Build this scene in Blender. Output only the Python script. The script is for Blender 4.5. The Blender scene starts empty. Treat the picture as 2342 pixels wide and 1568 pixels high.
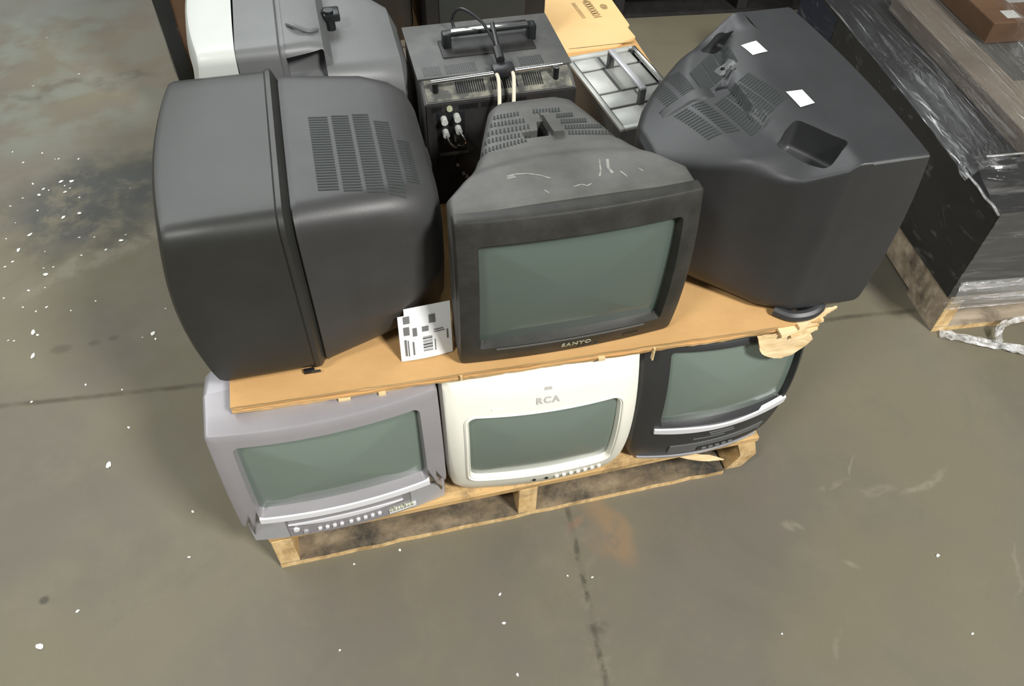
import bpy, bmesh, math, random
from mathutils import Vector, Matrix, noise
from mathutils.bvhtree import BVHTree
PI = math.pi
rnd = random.Random(7)
scn = bpy.context.scene
COL = scn.collection

# ------------------------------------------------------------------ materials
def new_mat(name):
    m = bpy.data.materials.new(name); m.use_nodes = True
    nt = m.node_tree
    b = nt.nodes['Principled BSDF']
    return m, nt, b

def N(nt, kind, **kw):
    n = nt.nodes.new(kind)
    for k, v in kw.items():
        if k in n.inputs: n.inputs[k].default_value = v
        else: setattr(n, k, v)
    return n

def rgba(c): return (c[0], c[1], c[2], 1.0)

def plastic(name, col, rough=0.45, var=0.18, scale=6.0, col2=None, bump=0.08, bscale=260.0, spec=0.5, metal=0.0, coat=0.0, detail=6.0, lo=0.4, hi=0.65):
    """plastic / metal with slight noisy wear in colour and roughness"""
    m, nt, b = new_mat(name)
    tc = N(nt, 'ShaderNodeTexCoord')
    n1 = N(nt, 'ShaderNodeTexNoise', Scale=scale, Detail=detail, Roughness=0.62)
    nt.links.new(tc.outputs['Object'], n1.inputs['Vector'])
    r = N(nt, 'ShaderNodeMapRange'); r.inputs['From Min'].default_value = lo; r.inputs['From Max'].default_value = hi
    nt.links.new(n1.outputs['Fac'], r.inputs['Value'])
    mx = N(nt, 'ShaderNodeMix', data_type='RGBA')
    c2 = col2 if col2 else tuple(c * (1 + var) for c in col)
    c1 = col if col2 else tuple(c * (1 - var) for c in col)
    mx.inputs['A'].default_value = rgba(c1); mx.inputs['B'].default_value = rgba(c2)
    nt.links.new(r.outputs['Result'], mx.inputs['Factor'])
    nt.links.new(mx.outputs['Result'], b.inputs['Base Color'])
    b.inputs['Roughness'].default_value = rough
    b.inputs['Specular IOR Level'].default_value = spec
    b.inputs['Metallic'].default_value = metal
    b.inputs['Coat Weight'].default_value = coat
    if bump:
        n2 = N(nt, 'ShaderNodeTexNoise', Scale=bscale, Detail=2.0)
        nt.links.new(tc.outputs['Object'], n2.inputs['Vector'])
        bp = N(nt, 'ShaderNodeBump', Strength=bump, Distance=0.001)
        nt.links.new(n2.outputs['Fac'], bp.inputs['Height'])
        nt.links.new(bp.outputs['Normal'], b.inputs['Normal'])
    return m

def fibre(name, c1, c2, scale=(3, 40, 40), rough=0.8, bump=0.3, dirt=None, dirt_amt=0.5):
    """wood / cardboard: stretched noise grain plus optional grime patches"""
    m, nt, b = new_mat(name)
    tc = N(nt, 'ShaderNodeTexCoord')
    mp = N(nt, 'ShaderNodeMapping'); mp.inputs['Scale'].default_value = scale
    nt.links.new(tc.outputs['Object'], mp.inputs['Vector'])
    n1 = N(nt, 'ShaderNodeTexNoise', Scale=1.0, Detail=7.0, Roughness=0.65)
    nt.links.new(mp.outputs['Vector'], n1.inputs['Vector'])
    mx = N(nt, 'ShaderNodeMix', data_type='RGBA')
    mx.inputs['A'].default_value = rgba(c1); mx.inputs['B'].default_value = rgba(c2)
    r = N(nt, 'ShaderNodeMapRange'); r.inputs['From Min'].default_value = .35; r.inputs['From Max'].default_value = .65
    nt.links.new(n1.outputs['Fac'], r.inputs['Value'])
    nt.links.new(r.outputs['Result'], mx.inputs['Factor'])
    out = mx.outputs['Result']
    if dirt:
        n3 = N(nt, 'ShaderNodeTexNoise', Scale=9.0, Detail=8.0, Roughness=0.7)
        nt.links.new(tc.outputs['Object'], n3.inputs['Vector'])
        r3 = N(nt, 'ShaderNodeMapRange'); r3.inputs['From Min'].default_value = .62 - dirt_amt * .3; r3.inputs['From Max'].default_value = .78 - dirt_amt * .2
        nt.links.new(n3.outputs['Fac'], r3.inputs['Value'])
        m3 = N(nt, 'ShaderNodeMix', data_type='RGBA'); m3.inputs['B'].default_value = rgba(dirt)
        nt.links.new(r3.outputs['Result'], m3.inputs['Factor']); nt.links.new(out, m3.inputs['A'])
        out = m3.outputs['Result']
    nt.links.new(out, b.inputs['Base Color'])
    b.inputs['Roughness'].default_value = rough
    b.inputs['Specular IOR Level'].default_value = 0.25
    bp = N(nt, 'ShaderNodeBump', Strength=bump, Distance=0.002)
    nt.links.new(n1.outputs['Fac'], bp.inputs['Height']); nt.links.new(bp.outputs['Normal'], b.inputs['Normal'])
    return m

MT = {}
MT['charcoal'] = plastic('charcoal_plastic', (.027, .0275, .025), .42, .12, spec=.5)
MT['charcoal_top'] = plastic('charcoal_matt_plastic', (.044, .044, .044), .46, .15, spec=.5)
MT['slate'] = plastic('slate_plastic', (.034, .035, .037), .45, .10, spec=.5)
MT['dusty'] = plastic('dusty_black_plastic', (.055, .054, .050), .50, col2=(.155, .155, .148), scale=7, bump=.12, lo=.30, hi=.82, detail=9)
MT['worn'] = plastic('worn_black_plastic', (.022, .022, .019), .48, col2=(.036, .035, .031), scale=22, bump=.12)
MT['black'] = plastic('black_plastic', (.008, .009, .010), .4, .1)
MT['scuff'] = plastic('pale_scuff', (.17, .17, .16), .6, col2=(.36, .35, .31), scale=90, bump=0)
MT['vent'] = plastic('vent_slot', (.022, .028, .026), .7, .1, bump=0)
MT['silver'] = plastic('silver_plastic', (.34, .325, .34), .38, .05, spec=.5, metal=.25)
MT['silver_light'] = plastic('pale_silver_plastic', (.48, .48, .50), .34, .04, metal=.25)
MT['silver_bright'] = plastic('bright_silver_trim', (.82, .82, .85), .28, .03, metal=.1)
MT['cream'] = plastic('cream_plastic', (.86, .85, .75), .4, .03, spec=.45)
MT['cream_in'] = plastic('cream_lip', (.88, .87, .78), .35, .03)
MT['graphite'] = plastic('graphite_plastic', (.030, .031, .032), .36, .08)
MT['greyplastic'] = plastic('mid_grey_plastic', (.13, .135, .135), .45, .07)
MT['white'] = plastic('white_plastic', (.50, .52, .49), .4, .03)
MT['metal_dark'] = plastic('dark_painted_metal', (.060, .062, .060), .5, col2=(.105, .105, .10), scale=10, bump=.05)
MT['metal_black'] = plastic('black_painted_metal', (.020, .019, .019), .55, .2, scale=30)
MT['grime'] = plastic('grimy_metal', (.06, .06, .055), .6, col2=(.30, .29, .22), scale=26, lo=.42, hi=.7)
MT['chrome'] = plastic('chrome', (.78, .78, .76), .16, .04, metal=1.0, bump=0)
MT['metal_grey'] = plastic('light_grey_metal', (.36, .365, .34), .42, .12, scale=14, metal=.15)
MT['metal_grey2'] = plastic('pale_grey_metal', (.50, .51, .48), .40, .10, scale=14, metal=.15)
MT['paper'] = plastic('white_paper', (.80, .82, .82), .6, .02, bump=0)
MT['ink'] = plastic('black_ink', (.05, .05, .05), .7, .05, bump=0)
MT['greyink'] = plastic('grey_ink', (.50, .49, .46), .6, .05, bump=0)
MT['greyink2'] = plastic('dark_grey_ink', (.16, .16, .16), .6, .05, bump=0)
MT['goldink'] = plastic('worn_gold_lettering', (.42, .44, .30), .4, .3, scale=200, bump=0)
MT['brownink'] = plastic('faded_brown_ink', (.36, .24, .10), .8, .3, scale=120, bump=0)
MT['cord'] = plastic('black_rubber', (.018, .018, .020), .4, .1)
MT['creamcord'] = plastic('cream_cord', (.66, .60, .47), .5, .08)
MT['cardpale_lit'] = fibre('pale_lit_cardboard', (.80, .53, .24), (.88, .62, .31), (2.2, 3.5, 3.5), .8, .08)  # paler carton piece with the stronger light at the back put into its colour
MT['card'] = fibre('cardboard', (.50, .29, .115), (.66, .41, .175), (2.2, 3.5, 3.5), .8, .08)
MT['cardedge'] = fibre('cardboard_edge', (.40, .235, .085), (.78, .54, .27), (5, 60, 190), .85, .6)
MT['cardtorn'] = fibre('torn_cardboard', (.60, .42, .20), (.86, .68, .42), (9, 40, 90), .9, .8)
MT['wood'] = fibre('pallet_wood', (.52, .32, .125), (.74, .52, .26), (30, 4, 30), .8, .3, dirt=(.10, .075, .05), dirt_amt=.25)
MT['woodx'] = fibre('pallet_deck_wood', (.46, .29, .12), (.72, .49, .23), (3, 40, 60), .8, .3, dirt=(.10, .08, .055), dirt_amt=.35)
MT['woodend'] = fibre('pallet_end_grain', (.62, .40, .17), (.86, .64, .34), (60, 8, 25), .85, .5, dirt=(.22, .14, .07), dirt_amt=.45)
MT['wooddirty'] = fibre('grimy_pallet_wood', (.17, .125, .075), (.33, .26, .17), (5, 20, 20), .85, .3, dirt=(.045, .042, .035), dirt_amt=.75)
MT['woodgrey'] = fibre('grey_pallet_wood', (.26, .21, .15), (.48, .40, .30), (4, 30, 30), .85, .4, dirt=(.10, .08, .06), dirt_amt=.4)
MT['browncard'] = fibre('brown_carton', (.085, .048, .026), (.12, .07, .04), (6, 6, 6), .7, .1)
MT['tancard'] = fibre('tan_carton', (.10, .082, .064), (.15, .125, .098), (5, 5, 5), .8, .1)
MT['blackbox'] = plastic('black_box', (.012, .013, .014), .5, .2)
MT['greybox'] = plastic('grey_box', (.060, .060, .055), .5, .1)
MT['navybox'] = plastic('navy_box', (.006, .011, .030), .45, .2)
MT['brownplastic'] = plastic('dark_brown_plastic', (.022, .020, .017), .5, .15)
MT['beigeplastic'] = plastic('beige_plastic', (.34, .31, .26), .5, .1)
MT['shard'] = plastic('white_shard', (.88, .90, .84), .25, .05, bump=0)

def glass_mat(name, c1, rough=.16):
    m, nt, b = new_mat(name)
    b.inputs['Base Color'].default_value = rgba(c1)
    b.inputs['Roughness'].default_value = rough
    b.inputs['Specular IOR Level'].default_value = .7
    b.inputs['Coat Weight'].default_value = .6
    b.inputs['Coat Roughness'].default_value = .12
    tc = N(nt, 'ShaderNodeTexCoord'); n = N(nt, 'ShaderNodeTexNoise', Scale=14, Detail=8)
    nt.links.new(tc.outputs['Object'], n.inputs['Vector'])
    r = N(nt, 'ShaderNodeMapRange'); r.inputs['To Min'].default_value = rough * .8; r.inputs['To Max'].default_value = rough * 1.5
    nt.links.new(n.outputs['Fac'], r.inputs['Value']); nt.links.new(r.outputs['Result'], b.inputs['Roughness'])
    return m
MT['glass'] = glass_mat('picture_tube_glass', (.150, .195, .165), .22)
MT['glass_dark'] = glass_mat('dusty_tube_glass', (.085, .115, .098), .3)

def film_mat(name, scale, lo, hi, base=.10, gloss=(.9, .9, .92), rot=(0, 0, 0), white=.5, top=.62, crease=.55):
    """clear stretch film: see-through, glossy, with stretched wrinkles"""
    m, nt, b = new_mat(name)
    nt.nodes.remove(b)
    out = nt.nodes['Material Output']
    tc = N(nt, 'ShaderNodeTexCoord')
    mp = N(nt, 'ShaderNodeMapping'); mp.inputs['Scale'].default_value = scale; mp.inputs['Rotation'].default_value = rot
    nt.links.new(tc.outputs['Object'], mp.inputs['Vector'])
    n1 = N(nt, 'ShaderNodeTexNoise', Scale=1.0, Detail=6.0, Roughness=.6, Distortion=.6)
    nt.links.new(mp.outputs['Vector'], n1.inputs['Vector'])
    bp = N(nt, 'ShaderNodeBump', Strength=1.0, Distance=.012)
    nt.links.new(n1.outputs['Fac'], bp.inputs['Height'])
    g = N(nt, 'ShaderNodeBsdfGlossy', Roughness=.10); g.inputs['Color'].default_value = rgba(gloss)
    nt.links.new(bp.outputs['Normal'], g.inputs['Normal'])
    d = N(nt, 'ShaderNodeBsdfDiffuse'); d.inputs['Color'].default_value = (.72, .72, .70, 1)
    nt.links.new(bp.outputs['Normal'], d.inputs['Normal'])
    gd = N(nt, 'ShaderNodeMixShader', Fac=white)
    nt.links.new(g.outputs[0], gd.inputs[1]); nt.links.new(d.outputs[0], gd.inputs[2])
    t = N(nt, 'ShaderNodeBsdfTransparent')
    r = N(nt, 'ShaderNodeMapRange'); r.inputs['From Min'].default_value = lo; r.inputs['From Max'].default_value = hi
    r.inputs['To Min'].default_value = base; r.inputs['To Max'].default_value = top
    nt.links.new(n1.outputs['Fac'], r.inputs['Value'])
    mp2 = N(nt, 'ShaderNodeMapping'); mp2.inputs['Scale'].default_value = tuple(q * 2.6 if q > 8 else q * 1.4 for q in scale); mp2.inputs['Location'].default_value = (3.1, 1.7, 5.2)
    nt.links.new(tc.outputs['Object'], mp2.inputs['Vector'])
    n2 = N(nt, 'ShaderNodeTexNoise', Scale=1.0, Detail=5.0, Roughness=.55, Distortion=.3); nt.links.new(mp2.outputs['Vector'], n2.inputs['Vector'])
    r2 = N(nt, 'ShaderNodeMapRange'); r2.inputs['From Min'].default_value = .60; r2.inputs['From Max'].default_value = .70; r2.inputs['To Max'].default_value = crease  # white crease streaks that also paint sharp glints into the film
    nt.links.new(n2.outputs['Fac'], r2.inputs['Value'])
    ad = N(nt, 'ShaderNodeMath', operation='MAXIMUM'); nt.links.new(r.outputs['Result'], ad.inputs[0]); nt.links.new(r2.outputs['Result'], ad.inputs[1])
    r = ad
    mx = N(nt, 'ShaderNodeMixShader')
    nt.links.new(r.outputs[0], mx.inputs['Fac'])
    nt.links.new(t.outputs[0], mx.inputs[1]); nt.links.new(gd.outputs[0], mx.inputs[2])
    nt.links.new(mx.outputs[0], out.inputs['Surface'])
    return m
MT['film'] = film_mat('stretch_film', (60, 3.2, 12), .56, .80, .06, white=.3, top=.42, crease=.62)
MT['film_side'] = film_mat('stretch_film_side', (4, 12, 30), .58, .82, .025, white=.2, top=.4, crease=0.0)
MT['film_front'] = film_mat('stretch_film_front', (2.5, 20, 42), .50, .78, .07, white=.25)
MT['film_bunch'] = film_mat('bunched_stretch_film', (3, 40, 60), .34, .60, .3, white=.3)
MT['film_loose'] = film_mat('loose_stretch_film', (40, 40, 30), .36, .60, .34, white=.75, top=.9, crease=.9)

# ------------------------------------------------------------------ object helpers
def tag(o, label=None, cat=None, group=None, kind=None):
    if label: o['label'] = label
    if cat: o['category'] = cat
    if group: o['group'] = group
    if kind: o['kind'] = kind
    return o

def empty(name, loc=(0, 0, 0), yaw=0.0):
    o = bpy.data.objects.new(name, None); COL.objects.link(o)
    o.empty_display_size = .05
    o.location = loc; o.rotation_euler = (0, 0, yaw)
    return o

def rootmat(root):
    return Matrix.Translation(root.location) @ root.rotation_euler.to_matrix().to_4x4()

def finish(name, bm, mat, parent=None, world=False, sharp=35, smooth=True, weld=True):
    """bm becomes one mesh object; world=True means bm holds world coordinates"""
    if weld: bmesh.ops.remove_doubles(bm, verts=bm.verts, dist=1e-5)
    bmesh.ops.recalc_face_normals(bm, faces=bm.faces)
    M = None
    if world and parent is not None:
        top = parent
        M = rootmat(top)
        while top.parent is not None:
            top = top.parent; M = rootmat(top) @ M
        bm.transform(M.inverted())
    me = bpy.data.meshes.new(name)
    bm.to_mesh(me); bm.free()
    mats = mat if isinstance(mat, (list, tuple)) else [mat]
    for mm in mats: me.materials.append(mm)
    if smooth:
        me.polygons.foreach_set('use_smooth', [True] * len(me.polygons))
        me.set_sharp_from_angle(angle=math.radians(sharp))
    o = bpy.data.objects.new(name, me); COL.objects.link(o)
    if parent is not None: o.parent = parent
    return o

def box(bm, x0, x1, y0, y1, z0, z1, bevel=0.0, M=None, mi=0, seg=2):
    r = bmesh.ops.create_cube(bm, size=1)
    vs = r['verts']
    for v in vs:
        v.co = Vector(((x0 + x1) / 2 + v.co.x * (x1 - x0), (y0 + y1) / 2 + v.co.y * (y1 - y0), (z0 + z1) / 2 + v.co.z * (z1 - z0)))
    fs = list({f for v in vs for f in v.link_faces})
    if bevel > 0:
        es = list({e for v in vs for e in v.link_edges})
        rb = bmesh.ops.bevel(bm, geom=es, offset=bevel, segments=seg, affect='EDGES', profile=.5)
        vs = list({v for f in rb['faces'] for v in f.verts} | {v for v in vs if v.is_valid})
        fs = list({f for v in vs for f in v.link_faces})
    for f in fs: f.material_index = mi
    if M is not None:
        for v in vs: v.co = M @ v.co
    return vs

def tube(bm, pts, r, n=10, caps=True):
    pts = [Vector(p) for p in pts]
    rings = []
    up = Vector((0, 0, 1))
    for i, p in enumerate(pts):
        t = (pts[min(i + 1, len(pts) - 1)] - pts[max(i - 1, 0)]).normalized()
        ref = up if abs(t.dot(up)) < .95 else Vector((1, 0, 0))
        a = t.cross(ref).normalized(); b = t.cross(a).normalized()
        rr_ = r[i] if isinstance(r, (list, tuple)) else r
        rings.append([bm.verts.new(p + a * math.cos(2 * PI * k / n) * rr_ + b * math.sin(2 * PI * k / n) * rr_) for k in range(n)])
    for i in range(len(rings) - 1):
        for k in range(n):
            bm.faces.new((rings[i][k], rings[i][(k + 1) % n], rings[i + 1][(k + 1) % n], rings[i + 1][k]))
    if caps:
        bm.faces.new(rings[0]); bm.faces.new(list(reversed(rings[-1])))

def disc(bm, c, axis, r, h, n=20, r2=None):
    axis = Vector(axis).normalized(); c = Vector(c)
    tube(bm, [c, c + axis * h], [r, r if r2 is None else r2], n)

def smoothpath(pts, k=6):
    pts = [Vector(p) for p in pts]; out = []
    for i in range(len(pts) - 1):
        p0 = pts[max(i - 1, 0)]; p1 = pts[i]; p2 = pts[i + 1]; p3 = pts[min(i + 2, len(pts) - 1)]
        for j in range(k):
            t = j / k
            out.append(.5 * ((2 * p1) + (p2 - p0) * t + (2 * p0 - 5 * p1 + 4 * p2 - p3) * t * t + (3 * p1 - p0 - 3 * p2 + p3) * t ** 3))
    out.append(pts[-1]); return out

def rr(x0, x1, z0, z1, r, nc=6, ns=10):
    """rounded rectangle as (x, z) points, evenly cut so loops can be bridged; r = radius or (bl, br, tr, tl)"""
    if not isinstance(r, (list, tuple)): r = (r,) * 4
    bl, br, tr, tl = r
    out = []
    def side(a, b):
        for i in range(1, ns): out.append((a[0] + (b[0] - a[0]) * i / ns, a[1] + (b[1] - a[1]) * i / ns))
    def arc(cx, cz, rad, a0):
        for i in range(nc + 1):
            a = a0 + PI / 2 * i / nc
            out.append((cx + rad * math.cos(a), cz + rad * math.sin(a)))
    arc(x0 + bl, z0 + bl, bl, PI); side((x0 + bl, z0), (x1 - br, z0))
    arc(x1 - br, z0 + br, br, 1.5 * PI); side((x1, z0 + br), (x1, z1 - tr))
    arc(x1 - tr, z1 - tr, tr, 0); side((x1 - tr, z1), (x0 + tl, z1))
    arc(x0 + tl, z1 - tl, tl, .5 * PI); side((x0, z1 - tl), (x0, z0 + bl))
    return out

def bridge(bm, loops, close=False):
    rings = [[bm.verts.new(p) for p in lp] for lp in loops]
    n = len(rings[0])
    for a, b in zip(rings, rings[1:]):
        for k in range(n):
            bm.faces.new((a[k], a[(k + 1) % n], b[(k + 1) % n], b[k]))
    return rings

def loft(bm, secs, warp=None, cap0=True, cap1=True, nc=6, ns=10):
    """secs: (y, x0, x1, z0, z1, r) from front to back in the set's own frame"""
    loops = []
    for s in secs:
        y, x0, x1, z0, z1, r = s
        lp = [(x, y, z) for x, z in rr(x0, x1, z0, z1, r, nc, ns)]
        if warp: lp = [warp(*p) for p in lp]
        loops.append(lp)
    rings = bridge(bm, loops)
    for ring, do, rev in ((rings[0], cap0, False), (rings[-1], cap1, True)):
        if do: bm.faces.new(list(reversed(ring)) if rev else ring)
    return rings

def dense(secs, k=4):
    """insert k-1 linear sections between each pair"""
    out = []
    for a, b in zip(secs, secs[1:]):
        for i in range(k):
            t = i / k
            s = []
            for u, v in zip(a, b):
                if isinstance(u, (tuple, list)) or isinstance(v, (tuple, list)):
                    uu = u if isinstance(u, (tuple, list)) else (u,) * 4; vv = v if isinstance(v, (tuple, list)) else (v,) * 4
                    s.append(tuple(p + (q - p) * t for p, q in zip(uu, vv)))
                else: s.append(u + (v - u) * t)
            out.append(tuple(s))
    out.append(secs[-1]); return out

def bow(w, h, bh, bv, fade=.08, low=0.0, knee=0.0, base=0.0):
    """a picture-tube front bulges forward in the middle; below the knee the face steps back to a straight base"""
    def f(x, y, z):
        u = (x - w / 2) / (w / 2)
        if knee:
            t = max(0.0, (z - knee) / (h - knee)); a = min(t / .15, 1); a = a * a * (3 - 2 * a)
            q = a * (1 - (max(t - .12, 0) / .88) ** 2)
        else:
            v = (z - h / 2) / (h / 2); q = 1 - min(v * v, 1)
            if v < 0: q = max(q, low + (1 - low) * (1 - v * v))
        q = min(max(q, 0.0), 1.0)
        k = max(0.0, 1 - y / fade)
        return (x, y - k * (bh * (1 - min(u * u, 1)) + bv * q), z)
    return f

def bezel(parent, mat, w, h, db, rc, op, rop, rec, warp, e=.006, lip=.006, name='front_bezel', ns=16):
    """hollow front frame: outer shell, rounded front edge, opening, recessed lip"""
    bm = bmesh.new()
    ox0, ox1, oz0, oz1 = op
    def L(y, x0, x1, z0, z1, r): return [warp(x, y, z) for x, z in rr(x0, x1, z0, z1, r, 6, ns)]
    def shr(r, d): return tuple(max(q - d, .001) for q in (r if isinstance(r, (tuple, list)) else (r,) * 4))
    loops = [L(db, 0, w, 0, h, rc), L(db * .5, 0, w, 0, h, rc), L(e, 0, w, 0, h, rc),
             L(e * .3, e * .3, w - e * .3, e * .3, h - e * .3, shr(rc, e * .3)),
             L(0, e, w - e, e, h - e, shr(rc, e)),
             L(0, (e + ox0) / 2, (w - e + ox1) / 2, (e + oz0) / 2, (h - e + oz1) / 2, rop),
             L(0, ox0, ox1, oz0, oz1, rop),
             L(rec, ox0 + lip, ox1 - lip, oz0 + lip, oz1 - lip, shr(rop, lip * .5))]
    bridge(bm, loops)
    return finish(name, bm, mat, parent, sharp=30)

def screen(parent, mat, op, rop, rec, lip, warp, bulge=.006, name='screen'):
    ox0, ox1, oz0, oz1 = op
    bm = bmesh.new()
    base = rr(ox0 + lip * .8, ox1 - lip * .8, oz0 + lip * .8, oz1 - lip * .8, rop, 6, 16)
    cx, cz = (ox0 + ox1) / 2, (oz0 + oz1) / 2
    loops = []
    K = 12
    for i in range(K):
        s = 1 - i / K
        loops.append([warp(cx + (x - cx) * s, rec - bulge * (1 - s * s), cz + (z - cz) * s) for x, z in base])
    rings = bridge(bm, loops)
    c = bm.verts.new(warp(cx, rec - bulge, cz))
    r = rings[-1]
    for k in range(len(r)): bm.faces.new((r[k], r[(k + 1) % len(r)], c))
    return finish(name, bm, mat, parent, sharp=60)

def patch(bm, warp, x0, x1, z0, z1, off=-.0012, thick=.003, nx=8, nz=2, r=0.0, curve=None, y=0.0):
    """raised panel that follows the bowed front: x0..x1 by z0..z1"""
    grid = []
    for j in range(nz + 1):
        row = []
        for i in range(nx + 1):
            x = x0 + (x1 - x0) * i / nx
            a, b = (z0, z1) if curve is None else curve(x, z0, z1)
            z = a + (b - a) * j / nz
            p = Vector(warp(x, y, z)); row.append((bm.verts.new(p + Vector((0, off, 0))), bm.verts.new(p + Vector((0, thick, 0)))))
        grid.append(row)
    for j in range(nz):
        for i in range(nx):
            bm.faces.new([grid[j][i][0], grid[j][i + 1][0], grid[j + 1][i + 1][0], grid[j + 1][i][0]])
    def skirt(seq):
        for a, b in zip(seq, seq[1:]): bm.faces.new([a[0], b[0], b[1], a[1]])
    skirt(grid[0]); skirt([g[-1] for g in grid]); skirt(list(reversed(grid[-1]))); skirt([g[0] for g in reversed(grid)])

def textmesh(parent, body, size, M, mat, name='lettering', extrude=.0004, shear=0.0, bold=0.0, space=1.0):
    cu = bpy.data.curves.new(name, 'FONT'); cu.body = body; cu.size = size; cu.align_x = 'CENTER'; cu.align_y = 'CENTER'
    cu.extrude = extrude; cu.shear = shear; cu.offset = bold; cu.space_character = space
    t = bpy.data.objects.new(name + '_curve', cu); COL.objects.link(t)
    dg = bpy.context.evaluated_depsgraph_get()
    me = bpy.data.meshes.new_from_object(t.evaluated_get(dg))
    bpy.data.objects.remove(t); bpy.data.curves.remove(cu)
    me.name = name; me.transform(M); me.materials.clear(); me.materials.append(mat)
    o = bpy.data.objects.new(name, me); COL.objects.link(o)
    o.parent = parent
    return o

def on_face(wp, x, z, lift=.0008):
    p = Vector(wp(x, 0, z)); dx = (Vector(wp(x + .004, 0, z)) - p).normalized(); dz = (Vector(wp(x, 0, z + .004)) - p).normalized()
    n = dx.cross(dz).normalized()                  # points out of the front
    if n.y > 0: n = -n
    dz = n.cross(dx).normalized()
    m = Matrix((dx, dz, n)).transposed().to_4x4(); m.translation = p + n * lift
    return m

def bvh(o):
    """height lookup on a mesh in world coordinates"""
    M = Matrix.Identity(4); p = o
    while p is not None:
        M = rootmat(p) @ M; p = p.parent
    bm = bmesh.new(); bm.from_mesh(o.data); bm.transform(M)
    t = BVHTree.FromBMesh(bm); bm.free(); return t

def drop(tree, x, y, ztop=1.2):
    h = tree.ray_cast(Vector((x, y, ztop)), Vector((0, 0, -1)))
    return (h[0], h[1]) if h[0] is not None else (None, None)

def slit(bm, tree, a, b, w, lift=.0006, n=3):
    """thin strip laid on a surface between plan points a and b"""
    a = Vector(a); b = Vector(b)
    if (b - a).length < 1e-5: return
    d = (b - a).normalized(); s = Vector((-d.y, d.x)) * w / 2
    prev = None
    for i in range(n + 1):
        p = a + (b - a) * i / n
        row = []
        for q in (p - s, p + s):
            h, nn = drop(tree, q.x, q.y)
            if h is None or nn.z < .15: row = None; break
            row.append(h + nn * lift)
        if row and prev:
            f = [bm.verts.new(v) for v in (prev[0], prev[1], row[1], row[0])]
            bm.faces.new(f)
        prev = row

def lerp2(a, b, t): return (a[0] + (b[0] - a[0]) * t, a[1] + (b[1] - a[1]) * t)

def cutout(o, cutter_bm):
    """boolean a pocket out of o for good"""
    me = bpy.data.meshes.new('cut'); bmesh.ops.recalc_face_normals(cutter_bm, faces=cutter_bm.faces); cutter_bm.to_mesh(me); cutter_bm.free()
    c = bpy.data.objects.new('cut', me); COL.objects.link(c); c.parent = o.parent
    md = o.modifiers.new('b', 'BOOLEAN'); md.object = c; md.operation = 'DIFFERENCE'; md.solver = 'EXACT'
    bpy.context.view_layer.update()
    dg = bpy.context.evaluated_depsgraph_get()
    nm = bpy.data.meshes.new_from_object(o.evaluated_get(dg))
    o.modifiers.clear(); old = o.data; nm.name = old.name; o.data = nm
    bpy.data.objects.remove(c); bpy.data.meshes.remove(me)
    nm.polygons.foreach_set('use_smooth', [True] * len(nm.polygons)); nm.set_sharp_from_angle(angle=math.radians(32))

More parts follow.
